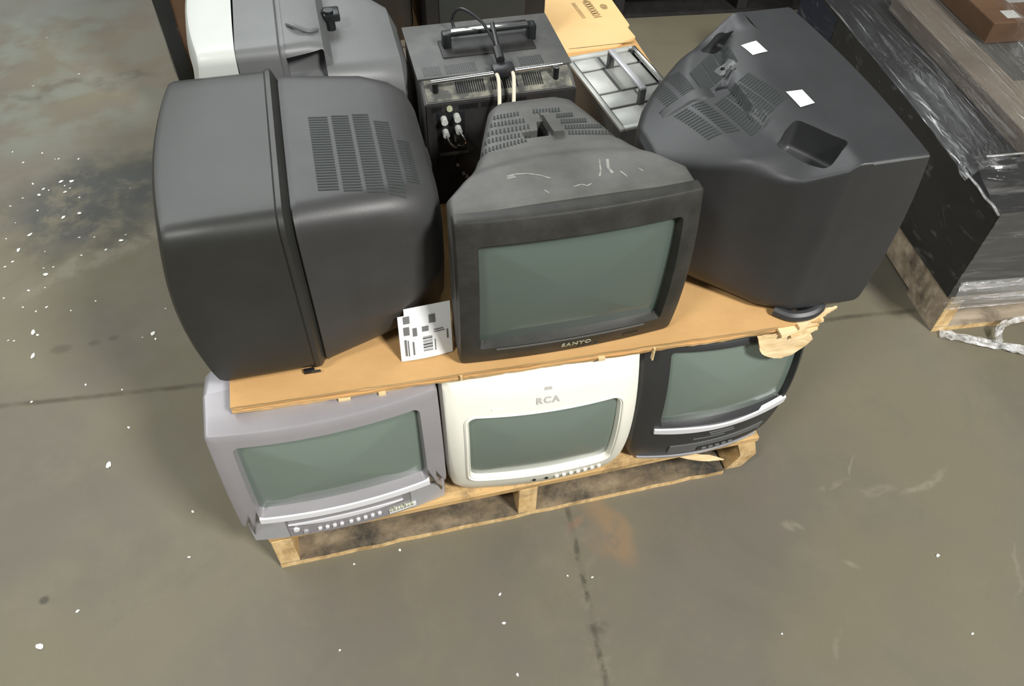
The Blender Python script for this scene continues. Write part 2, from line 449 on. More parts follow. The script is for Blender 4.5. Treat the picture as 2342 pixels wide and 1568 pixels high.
# ------------------------------------------------------------------ floor (structure)
def floor_material():
    m, nt, b = new_mat('concrete_floor')
    tc = N(nt, 'ShaderNodeTexCoord'); V = tc.outputs['Object']
    def noise(scale, detail=6, rough=.6, dist=0.0, vec=V):
        n = N(nt, 'ShaderNodeTexNoise', Scale=scale, Detail=detail, Roughness=rough, Distortion=dist); nt.links.new(vec, n.inputs['Vector']); return n.outputs['Fac']
    def rng(v, a, b_, c=0.0, d=1.0):
        r = N(nt, 'ShaderNodeMapRange'); r.interpolation_type = 'SMOOTHSTEP'
        for k, x in zip(('From Min', 'From Max', 'To Min', 'To Max'), (a, b_, c, d)): r.inputs[k].default_value = x
        nt.links.new(v, r.inputs['Value']); return r.outputs['Result']
    def mix(f, a, c):
        x = N(nt, 'ShaderNodeMix', data_type='RGBA')
        if isinstance(f, float): x.inputs['Factor'].default_value = f
        else: nt.links.new(f, x.inputs['Factor'])
        for k, q in (('A', a), ('B', c)):
            if isinstance(q, tuple): x.inputs[k].default_value = rgba(q)
            else: nt.links.new(q, x.inputs[k])
        return x.outputs['Result']
    def mul(a, c):
        x = N(nt, 'ShaderNodeMath', operation='MULTIPLY')
        for i, q in enumerate((a, c)):
            if isinstance(q, (int, float)): x.inputs[i].default_value = q
            else: nt.links.new(q, x.inputs[i])
        return x.outputs[0]
    dn = N(nt, 'ShaderNodeTexNoise', Scale=7.0, Detail=5.0); nt.links.new(V, dn.inputs['Vector'])
    ds = N(nt, 'ShaderNodeVectorMath', operation='SUBTRACT'); nt.links.new(dn.outputs['Color'], ds.inputs[0]); ds.inputs[1].default_value = (.5, .5, .5)
    def blob(cx, cy, rx, ry, rot=0.0, amt=1.0, wob=.25, lo=.35, hi=1.0):
        """worn stain with its own wobbly outline"""
        sc = N(nt, 'ShaderNodeVectorMath', operation='SCALE'); nt.links.new(ds.outputs[0], sc.inputs[0]); sc.inputs['Scale'].default_value = wob * max(rx, ry) * 2
        ad = N(nt, 'ShaderNodeVectorMath', operation='ADD'); nt.links.new(V, ad.inputs[0]); nt.links.new(sc.outputs[0], ad.inputs[1])
        su = N(nt, 'ShaderNodeVectorMath', operation='SUBTRACT'); nt.links.new(ad.outputs[0], su.inputs[0]); su.inputs[1].default_value = (cx, cy, 0)
        vr = N(nt, 'ShaderNodeVectorRotate', rotation_type='Z_AXIS'); nt.links.new(su.outputs[0], vr.inputs['Vector']); vr.inputs['Angle'].default_value = -rot
        m2 = N(nt, 'ShaderNodeVectorMath', operation='MULTIPLY'); nt.links.new(vr.outputs[0], m2.inputs[0]); m2.inputs[1].default_value = (1 / rx, 1 / ry, 0)
        ln = N(nt, 'ShaderNodeVectorMath', operation='LENGTH'); nt.links.new(m2.outputs[0], ln.inputs[0])
        return rng(ln.outputs['Value'], lo, hi, amt, 0.0)
    olive, violet, pale = (.262, .240, .176), (.236, .215, .178), (.300, .276, .212)
    c = mix(rng(noise(1.6, 4), .42, .62), olive, violet)
    c = mix(mul(rng(noise(5.0, 8, .7), .50, .72), .45), c, pale)
    c = mix(mul(rng(noise(3.1, 7, .7, .8), .54, .70), .35), c, (.185, .180, .140))
    c = mix(mul(rng(noise(160, 3), .35, .75), .10), c, (.16, .15, .12))
    # older greenish paint, scuffs and a painted band of light on the far left
    c = mix(mul(blob(-.72, 2.15, .75, .85, 0, .8), rng(noise(4.5, 7), .42, .58)), c, (.285, .305, .262))
    c = mix(blob(-.3, 2.2, .45, .55, 0, .45), c, (.285, .235, .185))
    c = mix(blob(-.9, 2.75, .7, .45, 0, .55), c, (.20, .20, .195))
    c = mix(mul(blob(-.42, 1.32, .42, .25, .1, .95, .35), rng(noise(8, 8, .7), .30, .55)), c, (.098, .102, .096))
    c = mix(mul(blob(-.50, 1.12, .30, .10, .1, .5, .35), rng(noise(8, 8, .7), .35, .6)), c, (.12, .115, .10))
    c = mix(mul(blob(-.40, 1.06, .32, .055, .5, .6, .3), rng(noise(20, 8, .7), .35, .6)), c, (.40, .375, .30))  # pale band of light between two shadows, painted into the floor colour
    c = mix(mul(blob(-.62, 1.95, .5, .05, .03, .55, .3), rng(noise(12, 6), .35, .6)), c, (.15, .135, .11))
    # marks of their own
    c = mix(mul(blob(.685, -.09, .056, .13, .22, .42, .5), rng(noise(16, 7), .28, .50)), c, (.50, .32, .19))
    c = mix(blob(.62, -.045, .03, .012, .5, .6, .6), c, (.36, .25, .19))
    for (bx, by, brx, bry, am) in ((-.464, .040, .014, .012, .75), (-.504, .714, .035, .022, .4), (-.426, .718, .020, .014, .35), (-.380, .726, .018, .013, .35), (.60, -.27, .028, .018, .4)):
        c = mix(blob(bx, by, brx, bry, 0, am, .3), c, (.085, .078, .062))
    for (bx, by, brx, bry, ro, am) in ((1.075, -.16, .030, .018, -.4, .6), (1.22, -.085, .05, .010, .2, .4), (1.42, -.13, .11, .015, .25, .55), (1.30, -.12, .06, .018, -.1, .35), (1.16, -.27, .025, .008, -.6, .5), (1.28, -.05, .055, .0035, .9, .5), (1.5, -.36, .10, .006, .8, .3), (1.05, -.42, .05, .008, .8, .3), (.15, -.30, .10, .006, .1, .25)):
        c = mix(mul(blob(bx, by, brx, bry, ro, am, .5), rng(noise(30, 6), .35, .55)), c, (.40, .37, .29))
    # joints sawn in the slab
    sep = N(nt, 'ShaderNodeSeparateXYZ'); nt.links.new(V, sep.inputs[0])
    def line(ax, ay, d, w, soft, lim):
        # distance to line ax*x + ay*y = d
        p = N(nt, 'ShaderNodeVectorMath', operation='DOT_PRODUCT'); nt.links.new(V, p.inputs[0]); p.inputs[1].default_value = (ax, ay, 0)
        wv = N(nt, 'ShaderNodeMath', operation='MULTIPLY_ADD'); nt.links.new(noise(9, 4), wv.inputs[0]); wv.inputs[1].default_value = .012; nt.links.new(p.outputs['Value'], wv.inputs[2])
        s = N(nt, 'ShaderNodeMath', operation='SUBTRACT'); nt.links.new(wv.outputs[0], s.inputs[0]); s.inputs[1].default_value = d + .006
        a = N(nt, 'ShaderNodeMath', operation='ABSOLUTE'); nt.links.new(s.outputs[0], a.inputs[0])
        return mul(rng(a.outputs[0], w, w + soft, 1, 0), lim)
    l1 = line(.0905, .9959, .0905 * -.163 + .9959 * .522, .0015, .010, .75)
    c = mix(mul(l1, rng(noise(11, 5), .35, .6, .35, 1)), c, (.105, .092, .065))
    l2 = line(.9959, -.0905, .9959 * .597 - .0905 * -.2, .0012, .008, .7)
    c = mix(mul(l2, rng(noise(26, 5), .40, .62, .1, 1)), c, (.085, .082, .062))
    c = mix(mul(mul(line(.9959, -.0905, .9959 * .603 - .0905 * -.2, .006, .035, .5), rng(noise(40, 6), .50, .62)), .8), c, (.32, .29, .23))
    hs = N(nt, 'ShaderNodeHueSaturation', Value=.63, Saturation=1.16); nt.links.new(c, hs.inputs['Color']); c = hs.outputs['Color']
    nt.links.new(c, b.inputs['Base Color'])
    rg = rng(noise(6, 6), .3, .7, .55, .72)
    nt.links.new(rg, b.inputs['Roughness'])
    b.inputs['Specular IOR Level'].default_value = .25
    bp = N(nt, 'ShaderNodeBump', Strength=.12, Distance=.002)
    nt.links.new(noise(60, 6, .7), bp.inputs['Height']); nt.links.new(bp.outputs['Normal'], b.inputs['Normal'])
    return m

bm = bmesh.new()
bmesh.ops.create_grid(bm, x_segments=2, y_segments=2, size=9)
fl = finish('floor', bm, floor_material(), smooth=False)
tag(fl, 'bare grey brown concrete warehouse floor with joints and stains', 'floor', kind='structure')

# ------------------------------------------------------------------ bottom pallet
def pallet(root, W, D, mats, kinked=False, nd=7, front_w=.14):
    deck, strg, endm, bot = mats
    xs = (0, W / 2 - .02, W - .04)
    for i, x in enumerate(xs):
        bm = bmesh.new()
        if kinked and i == 2:
            # the right stringer end is split and bulges sideways
            prof = [(x - .018, .016), (x + .020, .016), (x + .044, .062), (x + .028, .114), (x - .012, .114), (x + .006, .064)]
            f0 = [bm.verts.new((px, .0, pz)) for px, pz in prof]
            f1 = [bm.verts.new((px, .10, pz)) for px, pz in prof]
            st = [(x, .016), (x + .04, .016), (x + .04, .062), (x + .04, .114), (x, .114), (x, .064)]
            f2 = [bm.verts.new((px, .24, pz)) for px, pz in st]
            f3 = [bm.verts.new((px, D, pz)) for px, pz in st]
            for a, b2 in ((f0, f1), (f1, f2), (f2, f3)):
                for k in range(6): bm.faces.new((a[k], a[(k + 1) % 6], b2[(k + 1) % 6], b2[k]))
            bm.faces.new(f0); bm.faces.new(list(reversed(f3)))
        else:
            box(bm, x, x + .04, 0, D, .016, .114, .002)
        for f in bm.faces:
            if abs(f.normal.y) > .9 or f.calc_center_median().y < .002: f.material_index = 1
        finish('stringer', bm, [strg, endm], root, smooth=False)
    for k in range(nd):
        w = .115 if k else .135
        y0 = (D - w) * k / (nd - 1)
        bm = bmesh.new(); box(bm, rnd.uniform(-.004, .004), W + rnd.uniform(-.008, .004), y0, y0 + w, .1145, .130, .0015)
        finish('deck_board', bm, deck, root, smooth=False)
    for y0 in (0, D / 2 - .05, D - .12):
        bm = bmesh.new()
        x1 = W if not (kinked and y0 == 0) else W - .062
        seg = 24; w = front_w if y0 == 0 else .10
        rows = []
        for i in range(seg + 1):
            x = x1 * i / seg
            j = .004 * noise.noise(Vector((x * 23, y0, 3))) if y0 == 0 else 0
            rows.append([bm.verts.new((x, y0 + j, 0)), bm.verts.new((x, y0 + j * 1.4, .0155)), bm.verts.new((x, y0 + w, .0155)), bm.verts.new((x, y0 + w, 0))])
        for a, b2 in zip(rows, rows[1:]):
            for k in range(4):
                f = bm.faces.new((a[k], a[(k + 1) % 4], b2[(k + 1) % 4], b2[k])); f.material_index = 1 if k == 0 else 0
        bm.faces.new(rows[0]); bm.faces.new(list(reversed(rows[-1])))
        finish('bottom_board', bm, [bot, endm], root, smooth=False)

pl = empty('wooden_pallet', (0, 0, 0))
tag(pl, 'worn wooden pallet on the floor carrying the stack of old televisions', 'pallet')
pallet(pl, 1.045, 1.22, (MT['woodx'], MT['wood'], MT['woodend'], MT['wooddirty']), kinked=True)
bm = bmesh.new()
tube(bm, smoothpath([(.845, .02, .112), (.89, -.004, .110), (.93, -.012, .103), (.955, -.018, .098)], 4), [.009, .009, .009, .009, .008, .008, .008, .008, .006, .005, .003, .002, .001], 6)
finish('splinter', bm, MT['cardtorn'], pl)

# ------------------------------------------------------------------ flattened cardboard between the two layers
ZB = .515          # top of the sheet
def sheet():
    root = empty('cardboard_sheet', (0, 0, 0))
    tag(root, 'flattened orange brown cardboard sheet with torn front edge between the two layers of televisions', 'cardboard')
    # outline of the front edge, slightly ragged, one ply at a time
    X0, X1 = .022, 1.047
    def edge_y(x, s, amp): return .036 - .040 * x + amp * (noise.noise(Vector((x * 19, s * 3.1, 0))) + .6 * noise.noise(Vector((x * 70, s, 4))))
    plies = [(.5085, .515, 1, .0016, .0), (.5025, .5085, 2, .0030, .002), (.4965, .5025, 3, .0030, .0), (.4915, .4965, 4, .0036, .003)]
    bm = bmesh.new()
    n = 90
    for z0, z1, s, amp, back in plies:
        rows = []
        for i in range(n + 1):
            t = i / n; x = X0 + (X1 - X0) * t
            y = edge_y(x, s, amp) + back
            xe = x
            yb = 1.36 if s == 1 else 1.24
            xb = x if t < .999 else x
            rows.append([bm.verts.new((xe, y, z0)), bm.verts.new((xe, y - .001, z1)), bm.verts.new((xb, yb, z1)), bm.verts.new((xb, yb, z0))])
        for a, b2 in zip(rows, rows[1:]):
            for k in range(4):
                f = bm.faces.new((a[k], a[(k + 1) % 4], b2[(k + 1) % 4], b2[k])); f.material_index = 1 if k == 0 else 0
        f = bm.faces.new(rows[0]); f.material_index = 1
        f = bm.faces.new(list(reversed(rows[-1]))); f.material_index = 1
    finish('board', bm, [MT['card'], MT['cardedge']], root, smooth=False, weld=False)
    # torn hanging flap and frayed corner at the right end
    bm = bmesh.new()
    top = []; bot = []
    for i in range(15):
        t = i / 14; x = .925 + .098 * t
        h = .056 * math.sin(PI * min(1, max(0, .06 + t * .92))) ** .45 * (1 if t < .9 else .9) + .006 * noise.noise(Vector((x * 90, 2, 2)))
        col = []
        for j in range(7):
            s = j / 6
            y = -.010 + edge_y(x, 1, 0) - .040 * 0 - .010 * s + .003 * noise.noise(Vector((x * 60, s * 5, 1)))
            col.append((x + .006 * s, y, .503 - h * s))
        top.append(col)
    for side, off in ((0, 0), (1, .004)):
        vs = [[bm.verts.new((p[0], p[1] + off, p[2])) for p in c] for c in top]
        for a, b2 in zip(vs, vs[1:]):
            for j in range(6): bm.faces.new((a[j], a[j + 1], b2[j + 1], b2[j]))
    finish('torn_flap', bm, MT['cardtorn'], root, weld=False)
    bm = bmesh.new()
    for (x0, y0, x1_, y1_, z0, z1, w0) in ((1.00, -.006, 1.075, .012, .512, .514, .020), (.965, -.010, 1.056, .000, .505, .507, .022), (.985, -.014, 1.045, -.008, .498, .494, .016), (1.05, .010, 1.088, .014, .513, .516, .008)):
        k = 10; rows = []
        for i in range(k + 1):
            t = i / k; w = w0 * (1 - .75 * t) * (1 + .35 * noise.noise(Vector((t * 9, x0 * 50, 0))))
            x = x0 + (x1_ - x0) * t; y = y0 + (y1_ - y0) * t + .002 * noise.noise(Vector((t * 13, z0 * 90, 1))); z = z0 + (z1 - z0) * t
            rows.append([bm.verts.new((x, y - w * .5, z - .002)), bm.verts.new((x, y - w * .4, z + .003)), bm.verts.new((x, y + w, z + .0035)), bm.verts.new((x, y + w, z - .003))])
        for a, b2 in zip(rows, rows[1:]):
            for q in range(4): bm.faces.new((a[q], a[(q + 1) % 4], b2[(q + 1) % 4], b2[q]))
        bm.faces.new(rows[0]); bm.faces.new(list(reversed(rows[-1])))
    finish('frayed_corner', bm, MT['cardtorn'], root, smooth=False, weld=False)
    # small peeled flakes along the front edge
    for (x, w, z0, z1) in ((.640, .012, .503, .496), (.735, .0028, .507, .476), (.262, .012, .497, .489), (.395, .0035, .510, .500), (.20, .02, .497, .491)):
        bm = bmesh.new(); y = edge_y(x, 2, 0) - .003
        box(bm, x - w / 2, x + w / 2, y - .0015, y + .006, z1, z0, .0005)
        finish('peeled_flake', bm, MT['cardtorn'], root, smooth=False)
    # fold-over flap of the carton at the back right, with its slots
    bm = bmesh.new()
    pts = [(.80, 1.36), (1.047, 1.36), (1.052, 1.045), (1.043, 1.035), (1.047, .985), (.985, .955), (.852, .952), (.850, .925), (.80, .93)]
    lo = [bm.verts.new((x, y, ZB + .0005)) for x, y in pts]; hi = [bm.verts.new((x, y, ZB + .0065)) for x, y in pts]
    bm.faces.new(hi); bm.faces.new(list(reversed(lo)))
    for k in range(len(pts)): bm.faces.new((lo[k], lo[(k + 1) % len(pts)], hi[(k + 1) % len(pts)], hi[k]))
    finish('folded_flap', bm, MT['cardpale_lit'], root, smooth=False)
    bm = bmesh.new()
    box(bm, .862, 1.036, .9595, .9625, ZB + .0062, ZB + .0072)
    finish('crease', bm, MT['brownink'], root, smooth=False)
    # print on the flap: a row of heavy figures, a fainter line, a small mark
    R = Matrix.Rotation(-1.50, 4, 'Z')
    textmesh(root, '40000001', .030, Matrix.Translation((.979, 1.145, ZB + .0068)) @ R, MT['brownink'], 'printed_figures', .0001, bold=.001, space=.85)
    textmesh(root, '000000000000', .016, Matrix.Translation((.9425, 1.143, ZB + .0068)) @ R, MT['brownink'], 'printed_line', .0001, space=.9)
    bm = bmesh.new(); bmesh.ops.create_circle(bm, cap_ends=True, segments=20, radius=.010, matrix=Matrix.Translation((1.016, 1.150, ZB + .0068)) @ Matrix.Diagonal((1, 1.5, 1, 1)))
    finish('printed_mark', bm, MT['brownink'], root, smooth=False)
sheet()

# ------------------------------------------------------------------ bottom row, left: silver set with a tape slot
def silver_tv():
    root = empty('television', (-.026, .003, .1305), .036)
    tag(root, 'silver television with tape slot and button row, left end of the bottom layer', 'television')
    w, h = .379, .3605
    wp0 = bow(w, h, .019, .030, .09, knee=.072)
    def wp(x, y, z):
        # cabinet narrows a little toward the foot
        return wp0(x, y, z)
    op = (.036, .344, .139, .332)
    bezel(root, MT['silver'], w, h, .085, (.012, .012, .008, .008), op, .012, .013, wp, .005, .004, ns=48)
    screen(root, MT['glass'], op, .012, .013, .004, wp, .010)
    bm = bmesh.new()
    loft(bm, [(.085, .0, w, 0, h, .010), (.13, .004, w - .004, 0, h - .002, .012), (.20, .03, w - .03, .005, h - .03, .03), (.33, .07, w - .07, .03, h - .08, .03), (.37, .08, w - .08, .04, h - .10, .03)])
    finish('back_cabinet', bm, MT['silver'], root)
    # bright curved sill under the picture
    bm = bmesh.new()
    def sill(x, a, b): return (a + .0, b + .0)
    patch(bm, wp, .036, .345, .123, .137, -.003, .006, 20, 3, curve=sill)
    finish('screen_sill', bm, MT['silver_bright'], root)
    for x0, x1 in ((.003, .068), (.308, .376)):
        bm = bmesh.new(); patch(bm, wp, x0, x1, .004, .068, -.0015, .004, 6, 4)
        finish('speaker_panel', bm, MT['silver_light'], root)
    bm = bmesh.new()
    def leaf(x, a, b):
        t = (x - .072) / (.292 - .072); k = math.sin(PI * min(max(t, 0.02), .98)) ** .8
        c = .050
        return (c - .0065 * k, c + .0045 * k)
    patch(bm, wp, .072, .292, 0, 0, -.003, .003, 24, 2, curve=leaf)
    finish('tape_door', bm, MT['silver_bright'], root)
    bm = bmesh.new(); patch(bm, wp, .070, .306, .004, .036, -.0006, .002, 12, 2)
    finish('control_strip', bm, MT['silver'], root)
    def button(x, z, r, mat, name='button'):
        p = wp(x, 0, z); b2 = bmesh.new(); disc(b2, (p[0], p[1] + .002, p[2]), (0, -1, 0), r, .006, 12, r * .8); finish(name, b2, mat, root)
    button(.084, .030, .007, MT['silver_bright'], 'power_button')
    button(.100, .018, .006, MT['silver_light'], 'power_button')
    for i in range(9):
        button(.127 + i * .0140 + (.004 if i > 3 else 0), .021 + .0006 * i, .0046, MT['silver_bright'])
    bm = bmesh.new(); patch(bm, wp, .262, .316, .014, .026, -.004, .003, 8, 2)
    finish('peeling_label', bm, MT['paper'], root)
    bm = bmesh.new()
    for i in range(7):
        x = .266 + i * .007
        p = wp(x, 0, .030); box(bm, x - .002, x + .002, p[1] - .0062, p[1] + .002, .022, .029 + .003 * math.sin(i * 2.1), .0005)
    finish('label_shred', bm, MT['goldink'], root, smooth=False)
silver_tv()

# ------------------------------------------------------------------ bottom row, middle: cream set
def cream_tv():
    root = empty('television', (.359, .040, .1305), -.049)
    tag(root, 'small cream white tube television with rounded corners in the middle of the bottom layer', 'television')
    w, h = .364, .360
    wp0 = bow(w, h, .018, .040, .10, low=.35)
    def wp(x, y, z):
        # body draws in toward the rounded foot
        k = max(0, (.16 - z) / .16) ** 2
        x = w / 2 + (x - w / 2) * (1.0 - .055 * k)
        return wp0(x, y, z)
    op = (.042, .325, .072, .275)
    rc = (.045, .055, .018, .012)
    bezel(root, MT['cream'], w, h, .095, rc, op, .018, .007, wp, .016, .0035)
    screen(root, MT['glass'], op, .018, .007, .0035, wp, .004)
    bm = bmesh.new()
    # raised rim around the picture
    a = rr(op[0] - .007, op[1] + .007, op[2] - .010, op[3] + .006, .024, 6, 14); b2 = rr(op[0] - .001, op[1] + .001, op[2] - .001, op[3] + .001, .018, 6, 14)
    L1 = [wp(x, -.0005, z) for x, z in a]; L2 = [(p[0], p[1] - .003, p[2]) for p in [wp(x * .5 + xx * .5, 0, z * .5 + zz * .5) for (x, z), (xx, zz) in zip(a, b2)]]; L3 = [wp(x, .001, z) for x, z in b2]
    bridge(bm, [L1, L2, L3]); finish('screen_rim', bm, MT['cream_in'], root)
    bm = bmesh.new()
    loft(bm, [(.095, 0, w, 0, h, rc), (.15, .006, w - .006, .004, h - .004, .03), (.24, .04, w - .04, .02, h - .04, .04), (.37, .09, w - .09, .05, h - .10, .04)])
    finish('back_cabinet', bm, MT['cream'], root)
    p = wp(.186, 0, .303)
    textmesh(root, 'RCA', .019, on_face(wp, .186, .302), MT['greyink'], 'lettering', .0003, bold=.0006, space=1.25)
    bm = bmesh.new(); patch(bm, wp, .181, .194, .323, .329, -.0008, .001, 2, 1); finish('emblem', bm, MT['greyink'], root)
    bm = bmesh.new(); patch(bm, wp, .086, .104, .290, .295, -.0008, .001, 2, 1); finish('smudge', bm, MT['cream_in'], root)
    for x, mat in ((.172, MT['black']), (.198, MT['black'])):
        q = wp(x, 0, .036); b3 = bmesh.new(); disc(b3, (q[0], q[1] + .002, q[2]), (0, -1, 0), .0035, .004, 10); finish('indicator', b3, mat, root)
    for i in range(7):
        x = .220 + i * .0155; q = wp(x, 0, .038); b3 = bmesh.new(); disc(b3, (q[0], q[1] + .002, q[2]), (0, -1, 0), .0048, .006, 10, .0035); finish('button', b3, MT['cream_in'], root)
cream_tv()

# ------------------------------------------------------------------ bottom row, right: dark set with silver strip
def dark_tv():
    root = empty('television', (.727, .030, .1305), 0.0)
    tag(root, 'dark graphite television with bright silver strip under its screen, right end of bottom layer', 'television')
    w, h = .333, .360
    wp0 = bow(w, h, .028, .030, .11, low=.25)
    def wp(x, y, z):
        k = max(0, (.20 - z) / .20) ** 1.5
        x = w / 2 + (x - w / 2) * (1.0 - .07 * k)
        return wp0(x, y, z)
    op = (.048, .320, .142, .346)
    rc = (.03, .05, .015, .015)
    bezel(root, MT['graphite'], w, h, .11, rc, op, .010, .010, wp, .010, .004)
    screen(root, MT['glass'], op, .010, .010, .004, wp, .006)
    bm = bmesh.new()
    loft(bm, [(.11, 0, w, 0, h, rc), (.16, .01, w - .01, .004, h - .004, .03), (.25, .05, w - .05, .02, h - .04, .04), (.37, .10, w - .10, .05, h - .10, .04)])
    finish('back_cabinet', bm, MT['graphite'], root)
    bm = bmesh.new()
    patch(bm, wp, .040, .326, 0, 0, -.004, .006, 20, 3, curve=lambda x, a, b: (.118 + .3 * (x - .18) ** 2 + .03 * (x - .04), .138 + .05 * (x - .04) - .012 * math.exp(-((x - .20) / .085) ** 2)))
    finish('silver_strip', bm, MT['silver_bright'], root)
    bm = bmesh.new()
    patch(bm, wp, .085, .300, 0, 0, -.002, .004, 18, 3, curve=lambda x, a, b: (.024 + .06 * (x - .085), .060 + .06 * (x - .085)))
    finish('control_panel', bm, MT['greyplastic'], root)
    bm = bmesh.new()
    patch(bm, wp, .150, .296, 0, 0, -.0032, .003, 14, 2, curve=lambda x, a, b: (.022 + .06 * (x - .085), .046 + .004 * (x - .150) / .146 - .004 * max(0, (x - .21) / .086)))
    finish('control_recess', bm, MT['black'], root)
    for i in range(5):
        x = .165 + i * .016; q = wp(x, 0, .036); b3 = bmesh.new(); box(b3, q[0] - .005, q[0] + .005, q[1] - .006, q[1] + .002, q[2] - .002, q[2] + .0035, .001); finish('button', b3, MT['greyplastic'], root)
    bm = bmesh.new()
    patch(bm, wp, .022, .312, 0, 0, -.003, .012, 20, 2, curve=lambda x, a, b: (.0005, .009))
    finish('base_trim', bm, MT['silver_light'], root)
    for x0, x1, z in ((.16, .215, .102), (.165, .22, .092), (.13, .20, .082)):
        bm = bmesh.new(); patch(bm, wp, x0, x1, z, z + .003, -.0008, .001, 5, 1); finish('faint_print', bm, MT['greyplastic'], root)
dark_tv()

# hidden sets that carry the back of the sheet
for k, (x, lab) in enumerate(((.04, 'plain dark television hidden in the bottom layer behind the silver set'), (.60, 'plain dark television hidden in the bottom layer behind the graphite set'))):
    r_ = empty('television', (x, .62, .13), 0)
    tag(r_, lab, 'television')
    w, h = .38, .3605; wpz = bow(w, h, .01, .01)
    bezel(r_, MT['charcoal'], w, h, .08, .01, (.03, .35, .06, .33), .01, .012, wpz)
    screen(r_, MT['glass'], (.03, .35, .06, .33), .01, .012, .006, wpz)
    bm = bmesh.new(); loft(bm, [(.08, 0, w, 0, h, .01), (.2, .03, w - .03, .0, h, .03), (.36, .08, w - .08, .02, h - .06, .04)]); finish('back_cabinet', bm, MT['charcoal'], r_)

# ------------------------------------------------------------------ upper layer, centre: dusty set facing the front
def dusty_tv():
    root = empty('television', (.397, .038, ZB), -.003)
    tag(root, 'dusty black tube television facing forward, centre of the upper layer, scratched pale on top', 'television')
    w, h = .374, .312
    wp = bow(w, h, .010, .018, .07)
    op = (.030, .345, .046, .272)
    bezel(root, MT['worn'], w, h, .020, (.012, .012, .006, .006), op, .008, .013, wp, .004, .005)
    screen(root, MT['glass_dark'], op, .008, .013, .005, wp, .009)
    c = w / 2
    def wp2(x, y, z):
        if z > .2:
            z -= .004 * min(1, abs(x - c) / .19) ** 3
            q = (y - (.118 - 1.1 * (x - c) ** 2)) / .022; q = min(max(q, 0), 1); z -= .006 * q * q * (3 - 2 * q) * (1 - min(1, max(0, (y - .2) / .05)) * .5)
        return (x, y, z)
    secs = dense([(.0205, .003, w - .003, .003, h - .003, .008), (.026, .001, w - .001, .001, h - .001, .010), (.060, .001, w - .001, .0, h, .012),
            (.085, .022, w - .022, .006, h, .014), (.110, .042, w - .042, .012, h, .016), (.135, .058, w - .058, .018, h - .001, .018), (.155, .066, w - .066, .022, h - .004, .018), (.165, .072, w - .072, .026, h - .006, .018),
            (.21, .086, w - .086, .04, h - .008, .018), (.285, .112, w - .112, .06, h - .012, .02), (.306, .122, w - .122, .075, h - .020, .024)], 3)
    bm = bmesh.new(); loft(bm, secs, wp2, ns=24)
    # front wall of the shell sits behind the bezel
    cab = finish('back_cabinet', bm, MT['dusty'], root, sharp=28)
    # cable notch and its raised neck
    cb = bmesh.new()
    for zz in ((.255, .40),):
        f0 = [(.150, .188), (.190, .188), (.198, .228), (.180, .228), (.176, .206), (.150, .204)]
        lo = [cb.verts.new((x, y, zz[0])) for x, y in f0]; hi = [cb.verts.new((x, y, zz[1])) for x, y in f0]
        cb.faces.new(hi); cb.faces.new(list(reversed(lo)))
        for k in range(len(f0)): cb.faces.new((lo[k], lo[(k + 1) % 6], hi[(k + 1) % 6], hi[k]))
    cutout(cab, cb)
    t = bvh(cab)
    bm = bmesh.new()
    prof = []
    for i in range(9):
        s = i / 8
        a = lerp2((.600, .222), (.594, .285), s)
        prof.append(a)
    prev = None
    for i, (x, y) in enumerate(prof):
        zz, _ = drop(t, x + .02, y)
        z = (zz.z if zz else .80)
        hgt = .009 if i < 7 else .003
        row = [bm.verts.new(v) for v in ((x - .008, y, z - .004), (x - .006, y, z + hgt), (x + .010, y, z + hgt), (x + .014, y, z - .004))]
        if prev:
            for k in range(3): bm.faces.new((prev[k], prev[k + 1], row[k + 1], row[k]))
        else: bm.faces.new(row)
        prev = row
    bm.faces.new(list(reversed(prev)))
    finish('neck_ridge', bm, MT['dusty'], root, world=True)
    bm = bmesh.new()
    NL = [(.5144, .2916, .5538, .2945, 8), (.505, .2727, .558, .2736, 10), (.4953, .2519, .5614, .2558, 11), (.4858, .2316, .5596, .2381, 13), (.4755, .2073, .5482, .2221, 13)]
    NR = [(.5812, .295, .6226, .2913, 9), (.6153, .2747, .6398, .2736, 7), (.6181, .2586, .6567, .2537, 10), (.6203, .2425, .6762, .2336, 13), (.6216, .2265, .6942, .2103, 15)]
    for rows, slant in ((NL, .0), (NR, .0)):
        for x0, y0, x1, y1, n in rows:
            for i in range(n):
                q = i / (n - 1); px, py = x0 + (x1 - x0) * q, y0 + (y1 - y0) * q
                slit(bm, t, (px - .001, py - .0055), (px + .001, py + .0055), .0028, .0006, 2)
                slit(bm, t, (px - .0028, py - .0030), (px + .0010, py - .0060), .0020, .0007, 1)
    finish('vent_slots', bm, MT['vent'], root, world=True, smooth=False)
    p = wp(.19, 0, .020)
    textmesh(root, 'SANYO', .0145, on_face(wp, .198, .023, .0006), MT['goldink'], 'lettering', .0003, bold=.0003, space=1.15)
    # front details: sensor window, side port, buttons
    bm = bmesh.new(); patch(bm, wp, .283, .310, .016, .022, -.0008, .001, 3, 1); finish('sensor_window', bm, MT['black'], root)
    for i in range(4):
        x = .205 + i * .010; q = wp(x, 0, .010); b3 = bmesh.new(); box(b3, x - .003, x + .003, q[1] - .0015, q[1] + .002, q[2] - .0015, q[2] + .0015, .0005); finish('button', b3, MT['graphite'], root)
    bm = bmesh.new(); patch(bm, wp, .060, .317, .0385, .0425, -.0008, .001, 14, 1); finish('lower_ridge', bm, MT['greyplastic'], root)
    bm = bmesh.new(); box(bm, .02, .06, .0, .03, -.004, .004, .002); finish('foot', bm, MT['black'], root)
    # scuffs rubbed into the top shell
    def scuff(pts, w):
        bm = bmesh.new()
        for a, b2 in zip(pts, pts[1:]): slit(bm, t, a, b2, w, .0004, 3)
        finish('scuff_mark', bm, MT['scuff'], root, world=True, smooth=False)
